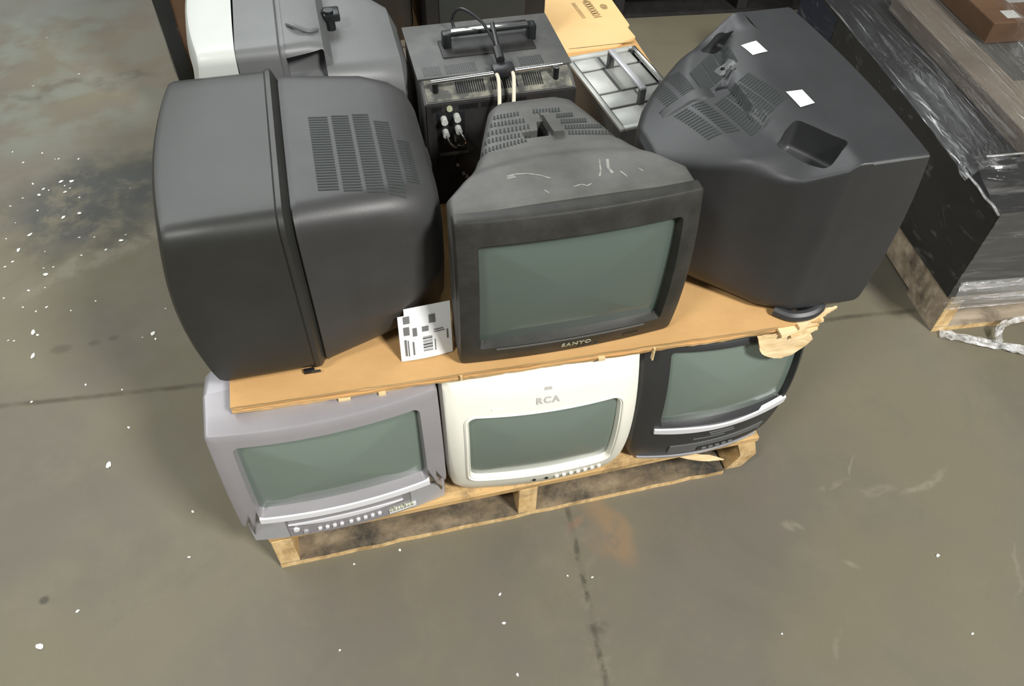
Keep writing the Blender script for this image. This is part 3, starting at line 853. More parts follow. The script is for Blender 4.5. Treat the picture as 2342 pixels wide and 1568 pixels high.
    scuff([(.492, .118), (.508, .126), (.524, .124), (.542, .116), (.556, .105)], .0025)
    scuff([(.495, .121), (.506, .123)], .009)
    scuff([(.583, .080), (.596, .083), (.604, .078), (.612, .082)], .0020)
    scuff([(.652, .132), (.647, .112), (.649, .098)], .0045)
    scuff([(.640, .134), (.634, .108), (.628, .095)], .0025)
    scuff([(.662, .100), (.668, .086)], .0028)
    scuff([(.690, .103), (.696, .094)], .0018)
    scuff([(.540, .082), (.545, .074)], .0020)
dusty_tv()

# ------------------------------------------------------------------ upper layer, left: console turned to face left
def left_tv():
    root = empty('television', (.014, .474, ZB), -PI / 2)      # local x runs toward the camera, local y to the right
    tag(root, 'charcoal tube television turned sideways to face left, left end of the upper layer', 'television')
    w, h = .400, .330
    wp0 = bow(w, h, .018, .022, .10)
    def wp(x, y, z):
        return wp0(x, y, z)
    op = (.035, .365, .055, .30)
    bezel(root, MT['charcoal'], w, h, .148, .030, op, .012, .018, wp, .010, .007)
    screen(root, MT['glass_dark'], op, .012, .018, .007, wp, .008)
    bm = bmesh.new()
    # ridge and groove behind the bezel
    loft(bm, [(.148, .0, w, 0, h, .030), (.151, -.004, w + .004, -.0, h + .003, .032), (.158, -.004, w + .004, -.0, h + .003, .032), (.162, .002, w - .002, 0, h - .002, .030),
              (.168, .012, w - .012, .003, h - .012, .030), (.174, .012, w - .012, .003, h - .012, .030)], ns=12)
    finish('cabinet_ridge', bm, MT['charcoal'], root)
    bm = bmesh.new()
    # rear tub; its lower half is chamfered inward
    def wpt(x, y, z):
        # lower chamfer grows toward the rear
        k = max(0.0, min(1.0, (y - .17) / .215))
        lim = .010 + .150 * k
        if z < lim:
            d = (lim - z) * .42
            x = w / 2 + (x - w / 2) * (1 - d / (w / 2)) if abs(x - w / 2) > .08 else x
        return (x, y, z)
    loft(bm, dense([(.170, .008, w - .006, .001, h - .006, .034), (.178, .010, w - .008, .001, h - .004, .036), (.30, .018, w - .018, .001, h - .012, .040),
              (.345, .026, w - .026, .001, h - .020, .050), (.370, .040, w - .040, .004, h - .032, .050), (.382, .060, w - .060, .02, h - .055, .05)], 2), wpt, ns=24)
    tub = finish('rear_tub', bm, MT['charcoal_top'], root, sharp=40)
    t = bvh(tub)
    bm = bmesh.new()
    cols = ((.222, .254, .135, .32), (.257, .286, .129, .32), (.289, .317, .123, .32), (.320, .346, .118, .30), (.349, .370, .144, .25))
    for x0, x1, y0, y1 in cols:
        n = int((y1 - y0) / .0062)
        for i in range(n):
            y = y0 + (y1 - y0) * i / n
            slit(bm, t, (x0 + .001, y + .001), (x1 - .002, y - .001), .0032, .0006, 2)
    finish('vent_slots', bm, MT['vent'], root, world=True, smooth=False)
    bm = bmesh.new(); box(bm, .392, .400, .128, .146, .0, .008, .002); finish('foot', bm, MT['black'], root)
    bm = bmesh.new()
    box(bm, .400, .402, .140, .156, .003, .009, .001)
    finish('clip', bm, MT['graphite'], root)
    bm = bmesh.new(); box(bm, .15, .20, .380, .392, .20, .24, .006); finish('rear_knob', bm, MT['charcoal'], root)
left_tv()

# ------------------------------------------------------------------ upper layer, right: set turned away to face right
def right_tv():
    root = empty('television', (1.120, .010, ZB), PI / 2)      # local x -> +Y, local y -> -X
    tag(root, 'slate black television seen from behind with two small white labels on top', 'television')
    w, h = .462, .335
    wp = bow(w, h, .012, .014, .08)
    op = (.04, .42, .05, .30)
    bezel(root, MT['slate'], w, h, .098, (.03, .03, .006, .006), op, .012, .018, wp, .006, .007)
    screen(root, MT['glass_dark'], op, .012, .018, .007, wp, .008)
    def arc_y(x): return .200 - 1.75 * (x - .225) ** 2
    def smooth(a, b, t):
        t = min(max((t - a) / (b - a), 0), 1); return t * t * (3 - 2 * t)
    def H(x, y):
        c = smooth(.025, .10, x) * (1 - smooth(.40, .455, x))
        s = y - arc_y(x)
        if s < -.055: hc = 0
        elif s < 0: hc = .012 * ((s + .055) / .055) ** 1.5
        elif s < .008: hc = .012 + .014 * s / .008
        elif s < .070: hc = .026 + .16 * (s - .008)
        elif s < .078: hc = .036 + .5 * (s - .070)
        else: hc = .040 + .62 * (s - .078)
        he = .62 * max(0, y - .110) * min(1, max(0, y - .110) / .02)
        if y > .20: he = .0558 + .50 * (y - .20)
        return h - (hc * c + he * (1 - c))
    def wpt(x, y, z):
        if z > h * .60:
            top = H(x, y)
            # squeeze the upper part of the section under the sculpted roof
            k = (z - h * .60) / (h * .40)
            z = h * .60 + k * (top - h * .60)
        return (x, y, z)
    secs = dense([(.098, 0.0, w, .001, h, (.03, .03, .004, .004)), (.130, .003, w - .002, .001, h, (.03, .03, .004, .004)), (.180, .030, w - .018, .002, h, (.03, .03, .008, .008)),
            (.225, .068, w - .045, .004, h, (.04, .04, .014, .014)), (.265, .098, w - .075, .006, h, (.05, .05, .018, .018)), (.300, .128, w - .105, .012, h, (.05, .05, .022, .022)),
            (.330, .158, w - .140, .02, h, (.04, .04, .024, .024)), (.350, .185, w - .175, .035, h, (.03, .03, .024, .024)), (.358, .200, w - .195, .05, h - .02, .02)], 5)
    bm = bmesh.new(); loft(bm, secs, wpt, ns=40, nc=5)
    cab = finish('back_cabinet', bm, MT['slate'], root, sharp=38)
    # hand holds sunk into the two shoulders
    for (cx, cy, L, Wd, ang, dep) in ((.080, .152, .092, .050, -1.0, .050), (.408, .165, .068, .032, .69, .045)):
        cb = bmesh.new()
        M = Matrix.Translation((cx, cy, h - .005)) @ Matrix.Rotation(ang, 4, 'Z')
        box(cb, -Wd / 2, Wd / 2, -L / 2, L / 2, -dep, .06, .009, M, seg=3)
        cutout(cab, cb)
    bpy.context.view_layer.update()
    t = bvh(cab)
    def vents(name, quad, rows, cols, gap):
        a, b2, c, d = quad       # a-b leading edge, d-c trailing edge
        bm = bmesh.new()
        for i in range(rows):
            s = (i + .5) / rows
            p = lerp2(a, d, s); q = lerp2(b2, c, s)
            for j in range(cols):
                u0 = j / cols + gap; u1 = (j + 1) / cols - gap
                slit(bm, t, lerp2(p, q, u0), lerp2(p, q, u1), .0036, .0007, 4)
        finish(name, bm, MT['vent'], root, world=True, smooth=False)
    vents('vent_grille', ((.874, .346), (.965, .418), (.950, .325), (.873, .282)), 15, 3, .02)
    vents('vent_grille', ((.877, .246), (.950, .285), (.975, .196), (.897, .146)), 15, 3, .02)
    vents('vent_grille', ((.812, .390), (.870, .372), (.868, .295), (.812, .292)), 12, 2, .06)
    vents('vent_grille', ((.812, .262), (.868, .262), (.892, .166), (.835, .172)), 13, 2, .06)
    def plate(name, q, lift, mat, n=6):
        bm = bmesh.new(); G = []
        for i in range(n + 1):
            row = []
            for j in range(n + 1):
                p = lerp2(lerp2(q[0], q[1], i / n), lerp2(q[3], q[2], i / n), j / n)
                hh, nn = drop(t, p[0], p[1])
                if hh is None: hh = Vector((p[0], p[1], ZB + .25)); nn = Vector((0, 0, 1))
                edge = i in (0, n) or j in (0, n)
                row.append(bm.verts.new(hh + nn * (-.001 if edge else lift)))
            G.append(row)
        for i in range(n):
            for j in range(n): bm.faces.new((G[i][j], G[i][j + 1], G[i + 1][j + 1], G[i + 1][j]))
        return finish(name, bm, mat, root, world=True, sharp=30)
    plate('channel_cover', ((.800, .292), (.890, .300), (.890, .262), (.800, .268)), .003, MT['slate'], 8)
    plate('cable_clip', ((.912, .336), (.942, .337), (.945, .318), (.917, .314)), .006, MT['greyplastic'])
    plate('sunken_neck', ((.884, .276), (.915, .302), (.945, .312), (.912, .276)), .0015, MT['black'])
    bm = bmesh.new(); z0, _ = drop(t, .924, .325); disc(bm, (.924, .325, z0.z + .004), (0, 0, 1), .0035, .004, 12); finish('screw', bm, MT['black'], root, world=True)
    for q in (((.973, .366), (1.001, .367), (1.005, .330), (.976, .326)), ((.979, .209), (1.008, .209), (1.010, .170), (.982, .164))):
        bm = bmesh.new()
        G = []
        for i in range(4):
            row = []
            for j in range(4):
                p = lerp2(lerp2(q[0], q[1], i / 3), lerp2(q[3], q[2], i / 3), j / 3)
                hh, nn = drop(t, p[0], p[1])
                if hh is None: hh, nn = Vector((p[0], p[1], ZB + h)), Vector((0, 0, 1))
                row.append(bm.verts.new(hh + nn * .0012))
            G.append(row)
        for i in range(3):
            for j in range(3): bm.faces.new((G[i][j], G[i][j + 1], G[i + 1][j + 1], G[i + 1][j]))
        lb = finish('paper_label', bm, MT['paper'], root, world=True, smooth=False); lb['label'] = 'small white paper label'
    # pale seam along the side of the top
    bm = bmesh.new(); box(bm, -.0008, .0012, .004, .098, h - .004, h - .0015, .0004); finish('edge_seam', bm, MT['greyplastic'], root)
    # swivel foot peeking out under the front corner
    bm = bmesh.new()
    tube(bm, smoothpath([(.020, .150, .006), (.000, .128, .006), (-.004, .095, .008), (.006, .070, .012), (.03, .06, .012)], 5), .011, 10)
    finish('foot', bm, MT['slate'], root)
right_tv()

# ------------------------------------------------------------------ professional monitor with carry bar
def rack_monitor():
    X, Y, w, d, h = .424, .452, .284, .235, .250
    root = empty('studio_monitor', (X, Y, ZB), 0)
    tag(root, 'dark metal studio monitor with carry handle and connector panel, behind the dusty television', 'monitor')
    bm = bmesh.new()
    prof = [(0, 0), (0, h - .020), (.052, h), (d, h), (d, 0)]       # rear slopes up to the roof
    A = [bm.verts.new((0, y, z)) for y, z in prof]; B = [bm.verts.new((w, y, z)) for y, z in prof]
    bm.faces.new(A); bm.faces.new(list(reversed(B)))
    for k in range(5): bm.faces.new((A[k], A[(k + 1) % 5], B[(k + 1) % 5], B[k]))
    bmesh.ops.bevel(bm, geom=bm.edges[:], offset=.002, segments=2, affect='EDGES')
    for f in bm.faces:
        if f.calc_center_median().y < .003: f.material_index = 1
    finish('case', bm, [MT['metal_dark'], MT['metal_black']], root, sharp=25)
    bm = bmesh.new(); box(bm, -.004, w + .004, .049, d + .004, h + .0002, h + .003, .001)
    finish('roof_plate', bm, MT['metal_dark'], root)
    def sl(y): return h - .020 + .020 * y / .052
    bm = bmesh.new()
    A = [bm.verts.new((x, y, sl(y) + .0012)) for x, y in ((.006, .004), (w - .006, .004), (w - .006, .048), (.006, .048))]
    bm.faces.new(A); finish('rear_slope_grime', bm, MT['grime'], root, smooth=False)
    # vent rows on roof edge and slope
    bm = bmesh.new()
    for x0, x1 in ((.010, .045), (.052, .112), (.158, .184), (.192, .240)):
        n = int((x1 - x0) / .0042); bm = bmesh.new()
        for i in range(n): box(bm, x0 + i * .0042, x0 + i * .0042 + .0022, .056, .086, h + .0025, h + .0036)
        finish('roof_vent', bm, MT['black'], root, smooth=False)
    bm = bmesh.new()
    for x0, x1 in ((.062, .120), (.128, .180), (.188, .226)):
        n = int((x1 - x0) / .0042)
        for i in range(n):
            x = x0 + i * .0042
            v = [bm.verts.new(p) for p in ((x, .014, sl(.014) + .002), (x + .0024, .014, sl(.014) + .002), (x + .0024, .040, sl(.040) + .002), (x, .040, sl(.040) + .002))]
            bm.faces.new(v)
    finish('slope_vents', bm, MT['black'], root, smooth=False)
    # chrome rail on two posts over the slope
    bm = bmesh.new(); tube(bm, [(.016, .020, h + .012), (.262, .030, h + .014)], .0042, 12); finish('chrome_rail', bm, MT['chrome'], root)
    for x in (.024, .250):
        bm = bmesh.new(); disc(bm, (x, .024, sl(.024)), (0, 0, 1), .0055, h + .012 - sl(.024), 12); finish('rail_post', bm, MT['black'], root)
    # carry handle
    bm = bmesh.new(); box(bm, .055, .235, .108, .172, h + .003, h + .006, .002); finish('handle_recess', bm, MT['metal_black'], root)
    M = Matrix.Translation((.152, .150, h)) @ Matrix.Rotation(.02, 4, 'Z')
    bm = bmesh.new()
    box(bm, -.083, .083, -.009, .009, .026, .034, .003, M)
    for s in (-1, 1):
        box(bm, s * .083 - .008, s * .083 + .008, -.011, .011, .002, .033, .003, M)
    hd = finish('handle', bm, MT['black'], root)
    bm = bmesh.new(); box(bm, -.074, .074, -.0085, .0085, .0335, .0365, .001, M); finish('handle_trim', bm, MT['chrome'], hd)
    # connector panel on the rear
    bm = bmesh.new(); box(bm, .020, .072, -.002, .004, .128, .212, .002); finish('connector_panel', bm, MT['black'], root)
    cp = []
    for x, z in ((.032, .200), (.056, .203), (.034, .172), (.058, .177)):
        bm = bmesh.new(); disc(bm, (x, -.002, z), (0, -1, 0), .0062, .014, 16); o = finish('connector', bm, MT['metal_grey2'], root)
    bm = bmesh.new(); disc(bm, (.044, .0, .219), (0, -1, 0), .0055, .004, 14); finish('ground_screw', bm, MT['goldink'], root)
    for pts in ([(.034, -.014, .172), (.040, -.022, .158), (.050, -.020, .148), (.056, -.004, .142)], [(.058, -.014, .177), (.066, -.024, .166), (.064, -.022, .152), (.054, -.004, .142)]):
        bm = bmesh.new(); tube(bm, smoothpath(pts, 5), .0022, 8); finish('loop_cable', bm, MT['chrome'], root)
    bm = bmesh.new(); box(bm, .022, .078, -.003, .004, .118, .124, .001); finish('terminal_strip', bm, MT['grime'], root)
    for x0, x1, z0, z1 in ((.016, .045, .088, .112), (.052, .064, .080, .112), (.040, .066, .050, .072)):
        bm = bmesh.new(); box(bm, x0, x1, -.002, .004, z0, z1, .002); finish('socket', bm, MT['black'], root)
    for x, z in ((.066, .072), (.072, .064), (.055, .094)):
        bm = bmesh.new(); disc(bm, (x, -.001, z), (0, -1, 0), .0035, .004, 10); finish('knob', bm, MT['metal_grey'], root)
    for x0, x1 in ((.012, .032), (.062, .100), (.104, .150), (.158, .190)):
        n = int((x1 - x0) / .004); bm = bmesh.new()
        for i in range(n): box(bm, x0 + i * .004, x0 + i * .004 + .0022, -.0012, .002, h - .036, h - .026)
        finish('rear_vent', bm, MT['black'], root, smooth=False)
rack_monitor()
bm = bmesh.new(); box(bm, .452, .468, .395, .415, ZB + .000, ZB + .020, .002)
tag(finish('wood_scrap', bm, MT['wood'], smooth=False), 'tiny brown scrap block in the gap below the connector panel', 'scrap')

# power cord with twin pale cords
def cord():
    root = empty('power_cord', (.56, .45, ZB + .25))
    tag(root, 'black power cord and plug with two pale cords draped over the studio monitor handle', 'cord')
    zt = ZB + .25
    bm = bmesh.new()
    tube(bm, smoothpath([(.520, .640, zt + .004), (.515, .655, zt + .030), (.530, .640, zt + .055), (.556, .600, zt + .052), (.570, .560, zt + .040), (.575, .535, zt + .028), (.574, .510, zt + .020)], 6), .0032, 8)
    finish('cord', bm, MT['cord'], root, world=True)
    bm = bmesh.new()
    tube(bm, smoothpath([(.582, .602, zt + .040), (.579, .570, zt + .038), (.576, .535, zt + .034), (.574, .505, zt + .026)], 5), .0045, 8)
    tube(bm, [(.575, .530, zt + .030), (.574, .500, zt + .024)], .0085, 10)
    box(bm, .555, .596, .470, .500, zt + .006, zt + .022, .005)
    finish('plug', bm, MT['cord'], root, world=True)
    for pts in ([(.560, .474, zt + .014), (.560, .455, zt + .012), (.556, .430, zt - .012), (.551, .408, zt - .055), (.548, .395, zt - .100)], [(.590, .474, zt + .014), (.588, .455, zt + .014), (.583, .432, zt - .008), (.577, .410, zt - .050), (.573, .400, zt - .085)]):
        bm = bmesh.new(); tube(bm, smoothpath(pts, 5), .0036, 8); finish('pale_cord', bm, MT['creamcord'], root, world=True)
cord()

# ------------------------------------------------------------------ light grey portable unit with handle
def grey_unit():
    root = empty('portable_monitor', (.780, .745, ZB), -.118)
    root.rotation_euler = (0, 0, .118)
    tag(root, 'light grey metal portable unit with carry handle, right of the dark studio monitor', 'monitor')
    w, d, h = .165, .285, .116
    # local frame: x to the right, y toward the camera is negative
    bm = bmesh.new(); box(bm, 0, w, -d, 0, 0, h - .006, .003); finish('case', bm, MT['metal_dark'], root)  # grey case coloured dark to put the shade on its sides into the material
    bm = bmesh.new()
    for a in ((0, .010, -d, 0), (w - .010, w, -d, 0), (.01, w - .01, -.014, 0), (.01, w - .01, -d, -d + .012)):
        box(bm, a[0], a[1], a[2], a[3], h - .007, h, .0015)
    finish('top_frame', bm, MT['metal_grey2'], root)
    for a in ((.014, .070, -.060, -.018), (.076, w - .014, -.060, -.018), (.014, .060, -.150, -.068), (.068, w - .014, -.150, -.068), (.014, .09, -.205, -.158), (.096, w - .014, -.205, -.158), (.014, w - .014, -.270, -.213)):
        bm = bmesh.new(); box(bm, a[0], a[1], a[2], a[3], h - .0065, h - .003, .001); finish('top_panel', bm, MT['metal_grey2'] if a[0] < .05 else MT['metal_grey'], root)
    bm = bmesh.new(); box(bm, .074, .088, -.215, -.055, h + .030, h + .036, .002); hd = finish('handle', bm, MT['silver_light'], root)
    for y in (-.210, -.062):
        bm = bmesh.new(); box(bm, .074, .088, y - .006, y + .006, h - .006, h + .032, .002); finish('handle_post', bm, MT['metal_dark'], hd)
    bm = bmesh.new(); box(bm, w - .012, w - .004, -.17, -.02, h + .004, h + .012, .003); finish('chrome_rail', bm, MT['chrome'], root)
    for yb in (-.030, -.165):
        bm = bmesh.new(); box(bm, w - .014, w - .002, yb, yb + .010, h - .002, h + .006, .001); finish('rail_bracket', bm, MT['metal_dark'], root)
grey_unit()

# ------------------------------------------------------------------ white-fronted set behind the left one
def white_tv():
    root = empty('television', (.060, .900, ZB), -PI / 2)
    tag(root, 'television with white front and grey housing facing left, behind the sideways charcoal television', 'television')
    w, h = .400, .340
    wp = bow(w, h, .022, .022, .07)
    op = (.035, .365, .055, .30)
    bezel(root, MT['white'], w, h, .060, .02, op, .012, .016, wp, .008, .007)
    screen(root, MT['glass_dark'], op, .012, .016, .007, wp, .008)
    bm = bmesh.new()
    loft(bm, [(.060, .002, w - .002, .002, h - .002, .018), (.13, .004, w - .004, .002, h - .003, .020), (.133, .012, w - .012, .004, h - .010, .02), (.14, .016, w - .016, .004, h - .010, .02)])
    finish('housing', bm, MT['greyplastic'], root)
    bm = bmesh.new()
    loft(bm, [(.138, .020, w - .020, .004, h - .012, .02), (.18, .030, w - .030, .004, h - .016, .02), (.205, .040, w - .035, .004, h - .024, .02), (.218, .060, w - .040, .006, h - .045, .025)])
    sh = finish('shoulder', bm, MT['greyplastic'], root)
    cb = bmesh.new(); box(cb, .345, .43, .135, .205, h - .080, h - .030, .004); cutout(sh, cb)
    bm = bmesh.new(); tube(bm, smoothpath([(.30, .150, h - .010), (.318, .165, h - .008), (.325, .185, h - .014), (.31, .200, h - .020)], 5), .004, 8); finish('handle_lip', bm, MT['greyplastic'], root)
    bm = bmesh.new()
    loft(bm, [(.205, .05, w - .012, .004, h - .060, .035), (.30, .07, w - .016, .004, h - .068, .04), (.340, .10, w - .028, .02, h - .080, .05), (.354, .13, w - .050, .04, h - .105, .05)])
    finish('rear_tub', bm, MT['greyplastic'], root)
    bm = bmesh.new(); disc(bm, (.235, .225, h - .07), (0, 0, 1), .010, .045, 14, .009); box(bm, .21, .245, .215, .245, h - .045, h - .030, .003); finish('cord_post', bm, MT['black'], root)
white_tv()

# ------------------------------------------------------------------ things further back on the sheet
def back_items():
    root = empty('television', (.235, 1.035, ZB))
    tag(root, 'dark brown television case with rounded back behind the grey rear of the white-fronted set', 'television')
    w, h = .262, .36
    bm = bmesh.new(); loft(bm, [(.0, .05, w - .04, .06, h - .03, .05), (.02, .015, w - .01, .02, h - .01, .05), (.08, .0, w, 0, h, .04), (.24, 0, w, 0, h, .02)])
    finish('back_cabinet', bm, MT['brownplastic'], root)
    bm = bmesh.new(); box(bm, .135, .141, -.003, .01, .07, h - .06, .001); finish('seam', bm, MT['greyplastic'], root)
    bm = bmesh.new(); box(bm, .0, w, .24, .27, 0, h, .008); finish('front_bezel', bm, MT['black'], root)
    root = empty('television', (.515, 1.00, ZB))
    tag(root, 'black television cabinet at the back edge of the frame behind the studio monitor', 'television')
    w, h = .290, .37
    bm = bmesh.new(); loft(bm, [(.0, .0, w, .0, h - .02, .012), (.02, .0, w, .0, h, .015), (.24, 0, w, 0, h, .02)])
    finish('back_cabinet', bm, MT['blackbox'], root)
    bm = bmesh.new(); box(bm, .03, w - .05, -.004, .004, .02, h - .05, .003); finish('rear_panel', bm, MT['vent'], root)
    bm = bmesh.new(); box(bm, 0, w, .24, .28, 0, h, .008); finish('front_bezel', bm, MT['black'], root)
    root = empty('slatted_case', (.085, 1.10, ZB))
    tag(root, 'beige slatted plastic case above the white-fronted television', 'case')
    bm = bmesh.new(); box(bm, 0, .140, 0, .24, 0, .150, .006); finish('body', bm, MT['beigeplastic'], root)
    bm = bmesh.new()
    for i in range(9): box(bm, .004, .136, .012 + i * .024, .026 + i * .024, .149, .156, .002)
    finish('slats', bm, MT['beigeplastic'], root)
    # cardboard scrap in the gap
    bm = bmesh.new(); bmesh.ops.create_grid(bm, x_segments=8, y_segments=8, size=.5)
    for v in bm.verts:
        x, y = v.co.x, v.co.y
        v.co = Vector((.428 + x * .075, .985 + y * .085, ZB + .022 + .030 * y + .020 * noise.noise(Vector((x * 4, y * 4, 2)))))
    r = bmesh.ops.extrude_face_region(bm, geom=bm.faces[:])
    for v in [g for g in r['geom'] if isinstance(g, bmesh.types.BMVert)]: v.co.z -= .006
    tag(finish('cardboard_scrap', bm, MT['tancard']), 'crumpled tan cardboard scrap lying between the brown television and the studio monitor', 'cardboard')
back_items()

# ------------------------------------------------------------------ barcode sheet standing on the cardboard
def paper():
    root = empty('shipping_label', (.35, .066, ZB), 0)
    tag(root, 'white barcode paper label standing between the sideways charcoal television and the dusty television', 'label')
    # sheet frame: origin bottom left, u to the right, v up the leaning sheet
    o = Vector((.303, .0655, ZB + .001)); u = Vector((.088, .002, .002)); v = Vector((.004, .030, .094))
    n = u.cross(v).normalized()
    def P(a, b, off=0.0):
        c = .0035 * math.sin(a * PI) * (1 - b)
        return o + u * a + v * b + n * (off + c)
    bm = bmesh.new()
    G = [[bm.verts.new(P(i / 8, j / 8)) for i in range(9)] for j in range(9)]
    for j in range(8):
        for i in range(8):
            if i / 8 < .08 and j > 6: continue
            bm.faces.new((G[j][i], G[j][i + 1], G[j + 1][i + 1], G[j + 1][i]))
    sh = finish('sheet', bm, MT['paper'], root, world=True)
    def rect(bm, a0, a1, b0, b1):
        vs = [bm.verts.new(P(a, b, .0009)) for a, b in ((a0, b0), (a1, b0), (a1, b1), (a0, b1))]; bm.faces.new(vs)
    bm = bmesh.new()
    for b0, b1 in ((.14, .155), (.17, .180), (.20, .225), (.235, .245), (.255, .285), (.30, .31), (.325, .34), (.355, .362), (.375, .40), (.41, .42)): rect(bm, .44, .62, b0, b1)
    finish('barcode', bm, MT['ink'], root, world=True, smooth=False)
    bm = bmesh.new()
    for a0, a1, b0, b1 in ((.09, .13, .10, .42), (.15, .17, .09, .40), (.24, .27, .10, .36), (.09, .2, .50, .66), (.26, .34, .46, .62), (.66, .68, .12, .34), (.66, .86, .47, .49), (.66, .84, .51, .53), (.44, .56, .52, .62), (.90, .93, .30, .48), (.58, .70, .66, .82), (.10, .22, .72, .86)): rect(bm, a0, a1, b0, b1)
    finish('printed_text', bm, MT['greyink2'], root, world=True, smooth=False)
paper()

# ------------------------------------------------------------------ wrapped load on the right
RY = -.10
def right_load():
    Y = RY
    root = empty('wooden_pallet', (1.700, .275, 0), Y)
    tag(root, 'grimy wooden pallet under the film wrapped load at the right edge', 'pallet')
    pallet(root, 1.15, 1.15, (MT['woodgrey'], MT['woodgrey'], MT['woodend'], MT['woodgrey']), nd=6)
    b = empty('wrapped_box', (1.700, .275, .1305), Y)
    tag(b, 'black and grey box under stretch film on the right pallet', 'box')
    bm = bmesh.new(); box(bm, -.015, 1.16, .0, 1.15, 0, .275, .004)
    for f in bm.faces:
        if f.calc_center_median().y < .004 and f.normal.y < -.5: f.material_index = 1
    finish('carton', bm, [MT['blackbox'], MT['greybox']], b, smooth=False)
    bm = bmesh.new(); box(bm, -.017, .20, .90, 1.145, .03, .262, .004); finish('side_panel', bm, MT['navybox'], b, smooth=False)
    # brown cartons lying on top, under the film
    c = empty('brown_carton', (1.86, .397, .4065), Y)
    tag(c, 'flat brown carton lying on top of the black box under stretch film', 'carton')
    bm = bmesh.new(); box(bm, .0, .90, .02, .78, 0, .050, .003); finish('carton', bm, MT['tancard'], c, smooth=False)
    bm = bmesh.new(); box(bm, .10, .46, .30, .55, .0502, .0515); finish('grey_sheet', bm, MT['greybox'], c, smooth=False)
    c = empty('brown_carton', (2.02, .86, .4592), Y)
    tag(c, 'dark brown carton with pale labels at the top right corner under stretch film', 'carton')
    bm = bmesh.new(); box(bm, .0, .62, .0, .55, 0, .060, .003); finish('carton', bm, MT['browncard'], c, smooth=False)
    for x0, x1, y0, y1, m_ in ((.10, .19, .10, .24, 'metal_grey'), (.26, .36, .02, .10, 'beigeplastic'), (.20, .30, .20, .38, 'greybox'), (.05, .09, .02, .06, 'metal_grey2')):
        bm = bmesh.new(); box(bm, x0, x1, y0, y1, .0602, .0612); finish('paper_label', bm, MT[m_], c, smooth=False)
    tl = empty('added_shade_carton', (2.36, .56, .4592), Y)  # added out of view to cast shade on the floor behind
    tag(tl, 'tall brown carton added out of view at the far right to shade the floor', 'carton')
    bm = bmesh.new(); box(bm, 0, .60, 0, .75, .062, 1.15, .004); finish('carton', bm, MT['browncard'], tl, smooth=False)
    # stretch film over everything
    f = empty('stretch_film', (1.700, .275, .1305), Y)
    tag(f, 'clear shiny wrinkled stretch film wrapped round the load at the right edge', 'film')
    def wr(p, amp=.007):
        q = Vector(p)
        return q + Vector((0, 0, amp * noise.noise(Vector((q.x * 26, q.y * 5, q.z * 20)))))
    def sheetgrid(name, fn, nu, nv, mat):
        bm = bmesh.new()
        G = [[bm.verts.new(fn(i / nu, j / nv)) for i in range(nu + 1)] for j in range(nv + 1)]
        for j in range(nv):
            for i in range(nu): bm.faces.new((G[j][i], G[j][i + 1], G[j + 1][i + 1], G[j + 1][i]))
        return finish(name, bm, mat, f, sharp=70)
    def nz(a, b, c, s): return s * (noise.noise(Vector((a, b, c))) )
    # roof film: from the front ledge to the back, wrinkles run front to back
    def top(u, v):
        x = -.03 + 1.22 * u; y = .13 + 1.03 * v
        z = .335 + nz(x * 34, y * 3, 1, .010) + nz(x * 90, y * 8, 2, .004)
        if v < .04: z -= .01
        if x > .30 and y > .50: z += .066 * min(1, (x - .30) / .04) * min(1, (y - .50) / .04)
        if x < .03: z -= .05 * (1 - (x + .03) / .06)
        return (x, y, z)
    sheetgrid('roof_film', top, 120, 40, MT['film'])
    # sloping skirt between the ledge and the front edge
    def skirt(u, v):
        x = -.03 + 1.22 * u; y = -.012 + .142 * v
        z = .283 + .045 * v ** 1.5 + nz(x * 14, y * 30, 5, .008)
        return (x, y, z)
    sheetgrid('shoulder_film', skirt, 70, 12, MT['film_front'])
    def front(u, v):
        x = -.028 + 1.22 * u; z = -.01 + .292 * v
        return (x, -.010 - abs(nz(x * 4, z * 50, 7, .009)), z)
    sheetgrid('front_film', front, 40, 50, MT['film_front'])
    def bunch(u, v):
        x = -.03 + 1.22 * u; z = -.012 + .095 * v
        return (x, -.022 - .010 * math.sin(v * PI) - abs(nz(x * 3, z * 110, 9, .010)), z + nz(x * 3, z * 40, 3, .006))
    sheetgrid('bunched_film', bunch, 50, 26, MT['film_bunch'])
    def left(u, v):
        y = -.012 + 1.17 * u; z = -.01 + .30 * v
        return (-.028 - abs(nz(y * 8, z * 9, 11, .012)), y, z)
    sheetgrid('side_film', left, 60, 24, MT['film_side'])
    # upper tier rope edge: a taut bright fold along the ledge
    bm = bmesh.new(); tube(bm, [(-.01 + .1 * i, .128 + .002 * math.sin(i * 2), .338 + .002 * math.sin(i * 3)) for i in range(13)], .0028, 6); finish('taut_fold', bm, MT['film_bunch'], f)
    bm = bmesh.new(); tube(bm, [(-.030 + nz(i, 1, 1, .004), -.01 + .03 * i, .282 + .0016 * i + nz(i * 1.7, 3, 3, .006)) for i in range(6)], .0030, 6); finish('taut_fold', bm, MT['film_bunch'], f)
    # loose tail of film on the floor
    g = empty('loose_film', (1.9, .15, 0))
    tag(g, 'loose tail of clear stretch film trailing on the floor below the right pallet', 'film')
    def ribbon(path, w, s):
        bm = bmesh.new(); P = smoothpath(path, 8); prev = None
        for i, p in enumerate(P):
            t = (P[min(i + 1, len(P) - 1)] - P[max(i - 1, 0)]).normalized(); n = Vector((-t.y, t.x, 0))
            ww = w * (1 + .4 * noise.noise(Vector((i * .5, s, 0))))
            row = []
            for k in range(7):
                a = (k / 6 - .5)
                row.append(bm.verts.new(p + n * ww * a + Vector((0, 0, .007 + .008 * noise.noise(Vector((k * 1.3, i * .35, s)))))))
            if prev:
                for k in range(6): bm.faces.new((prev[k], prev[k + 1], row[k + 1], row[k]))
            prev = row
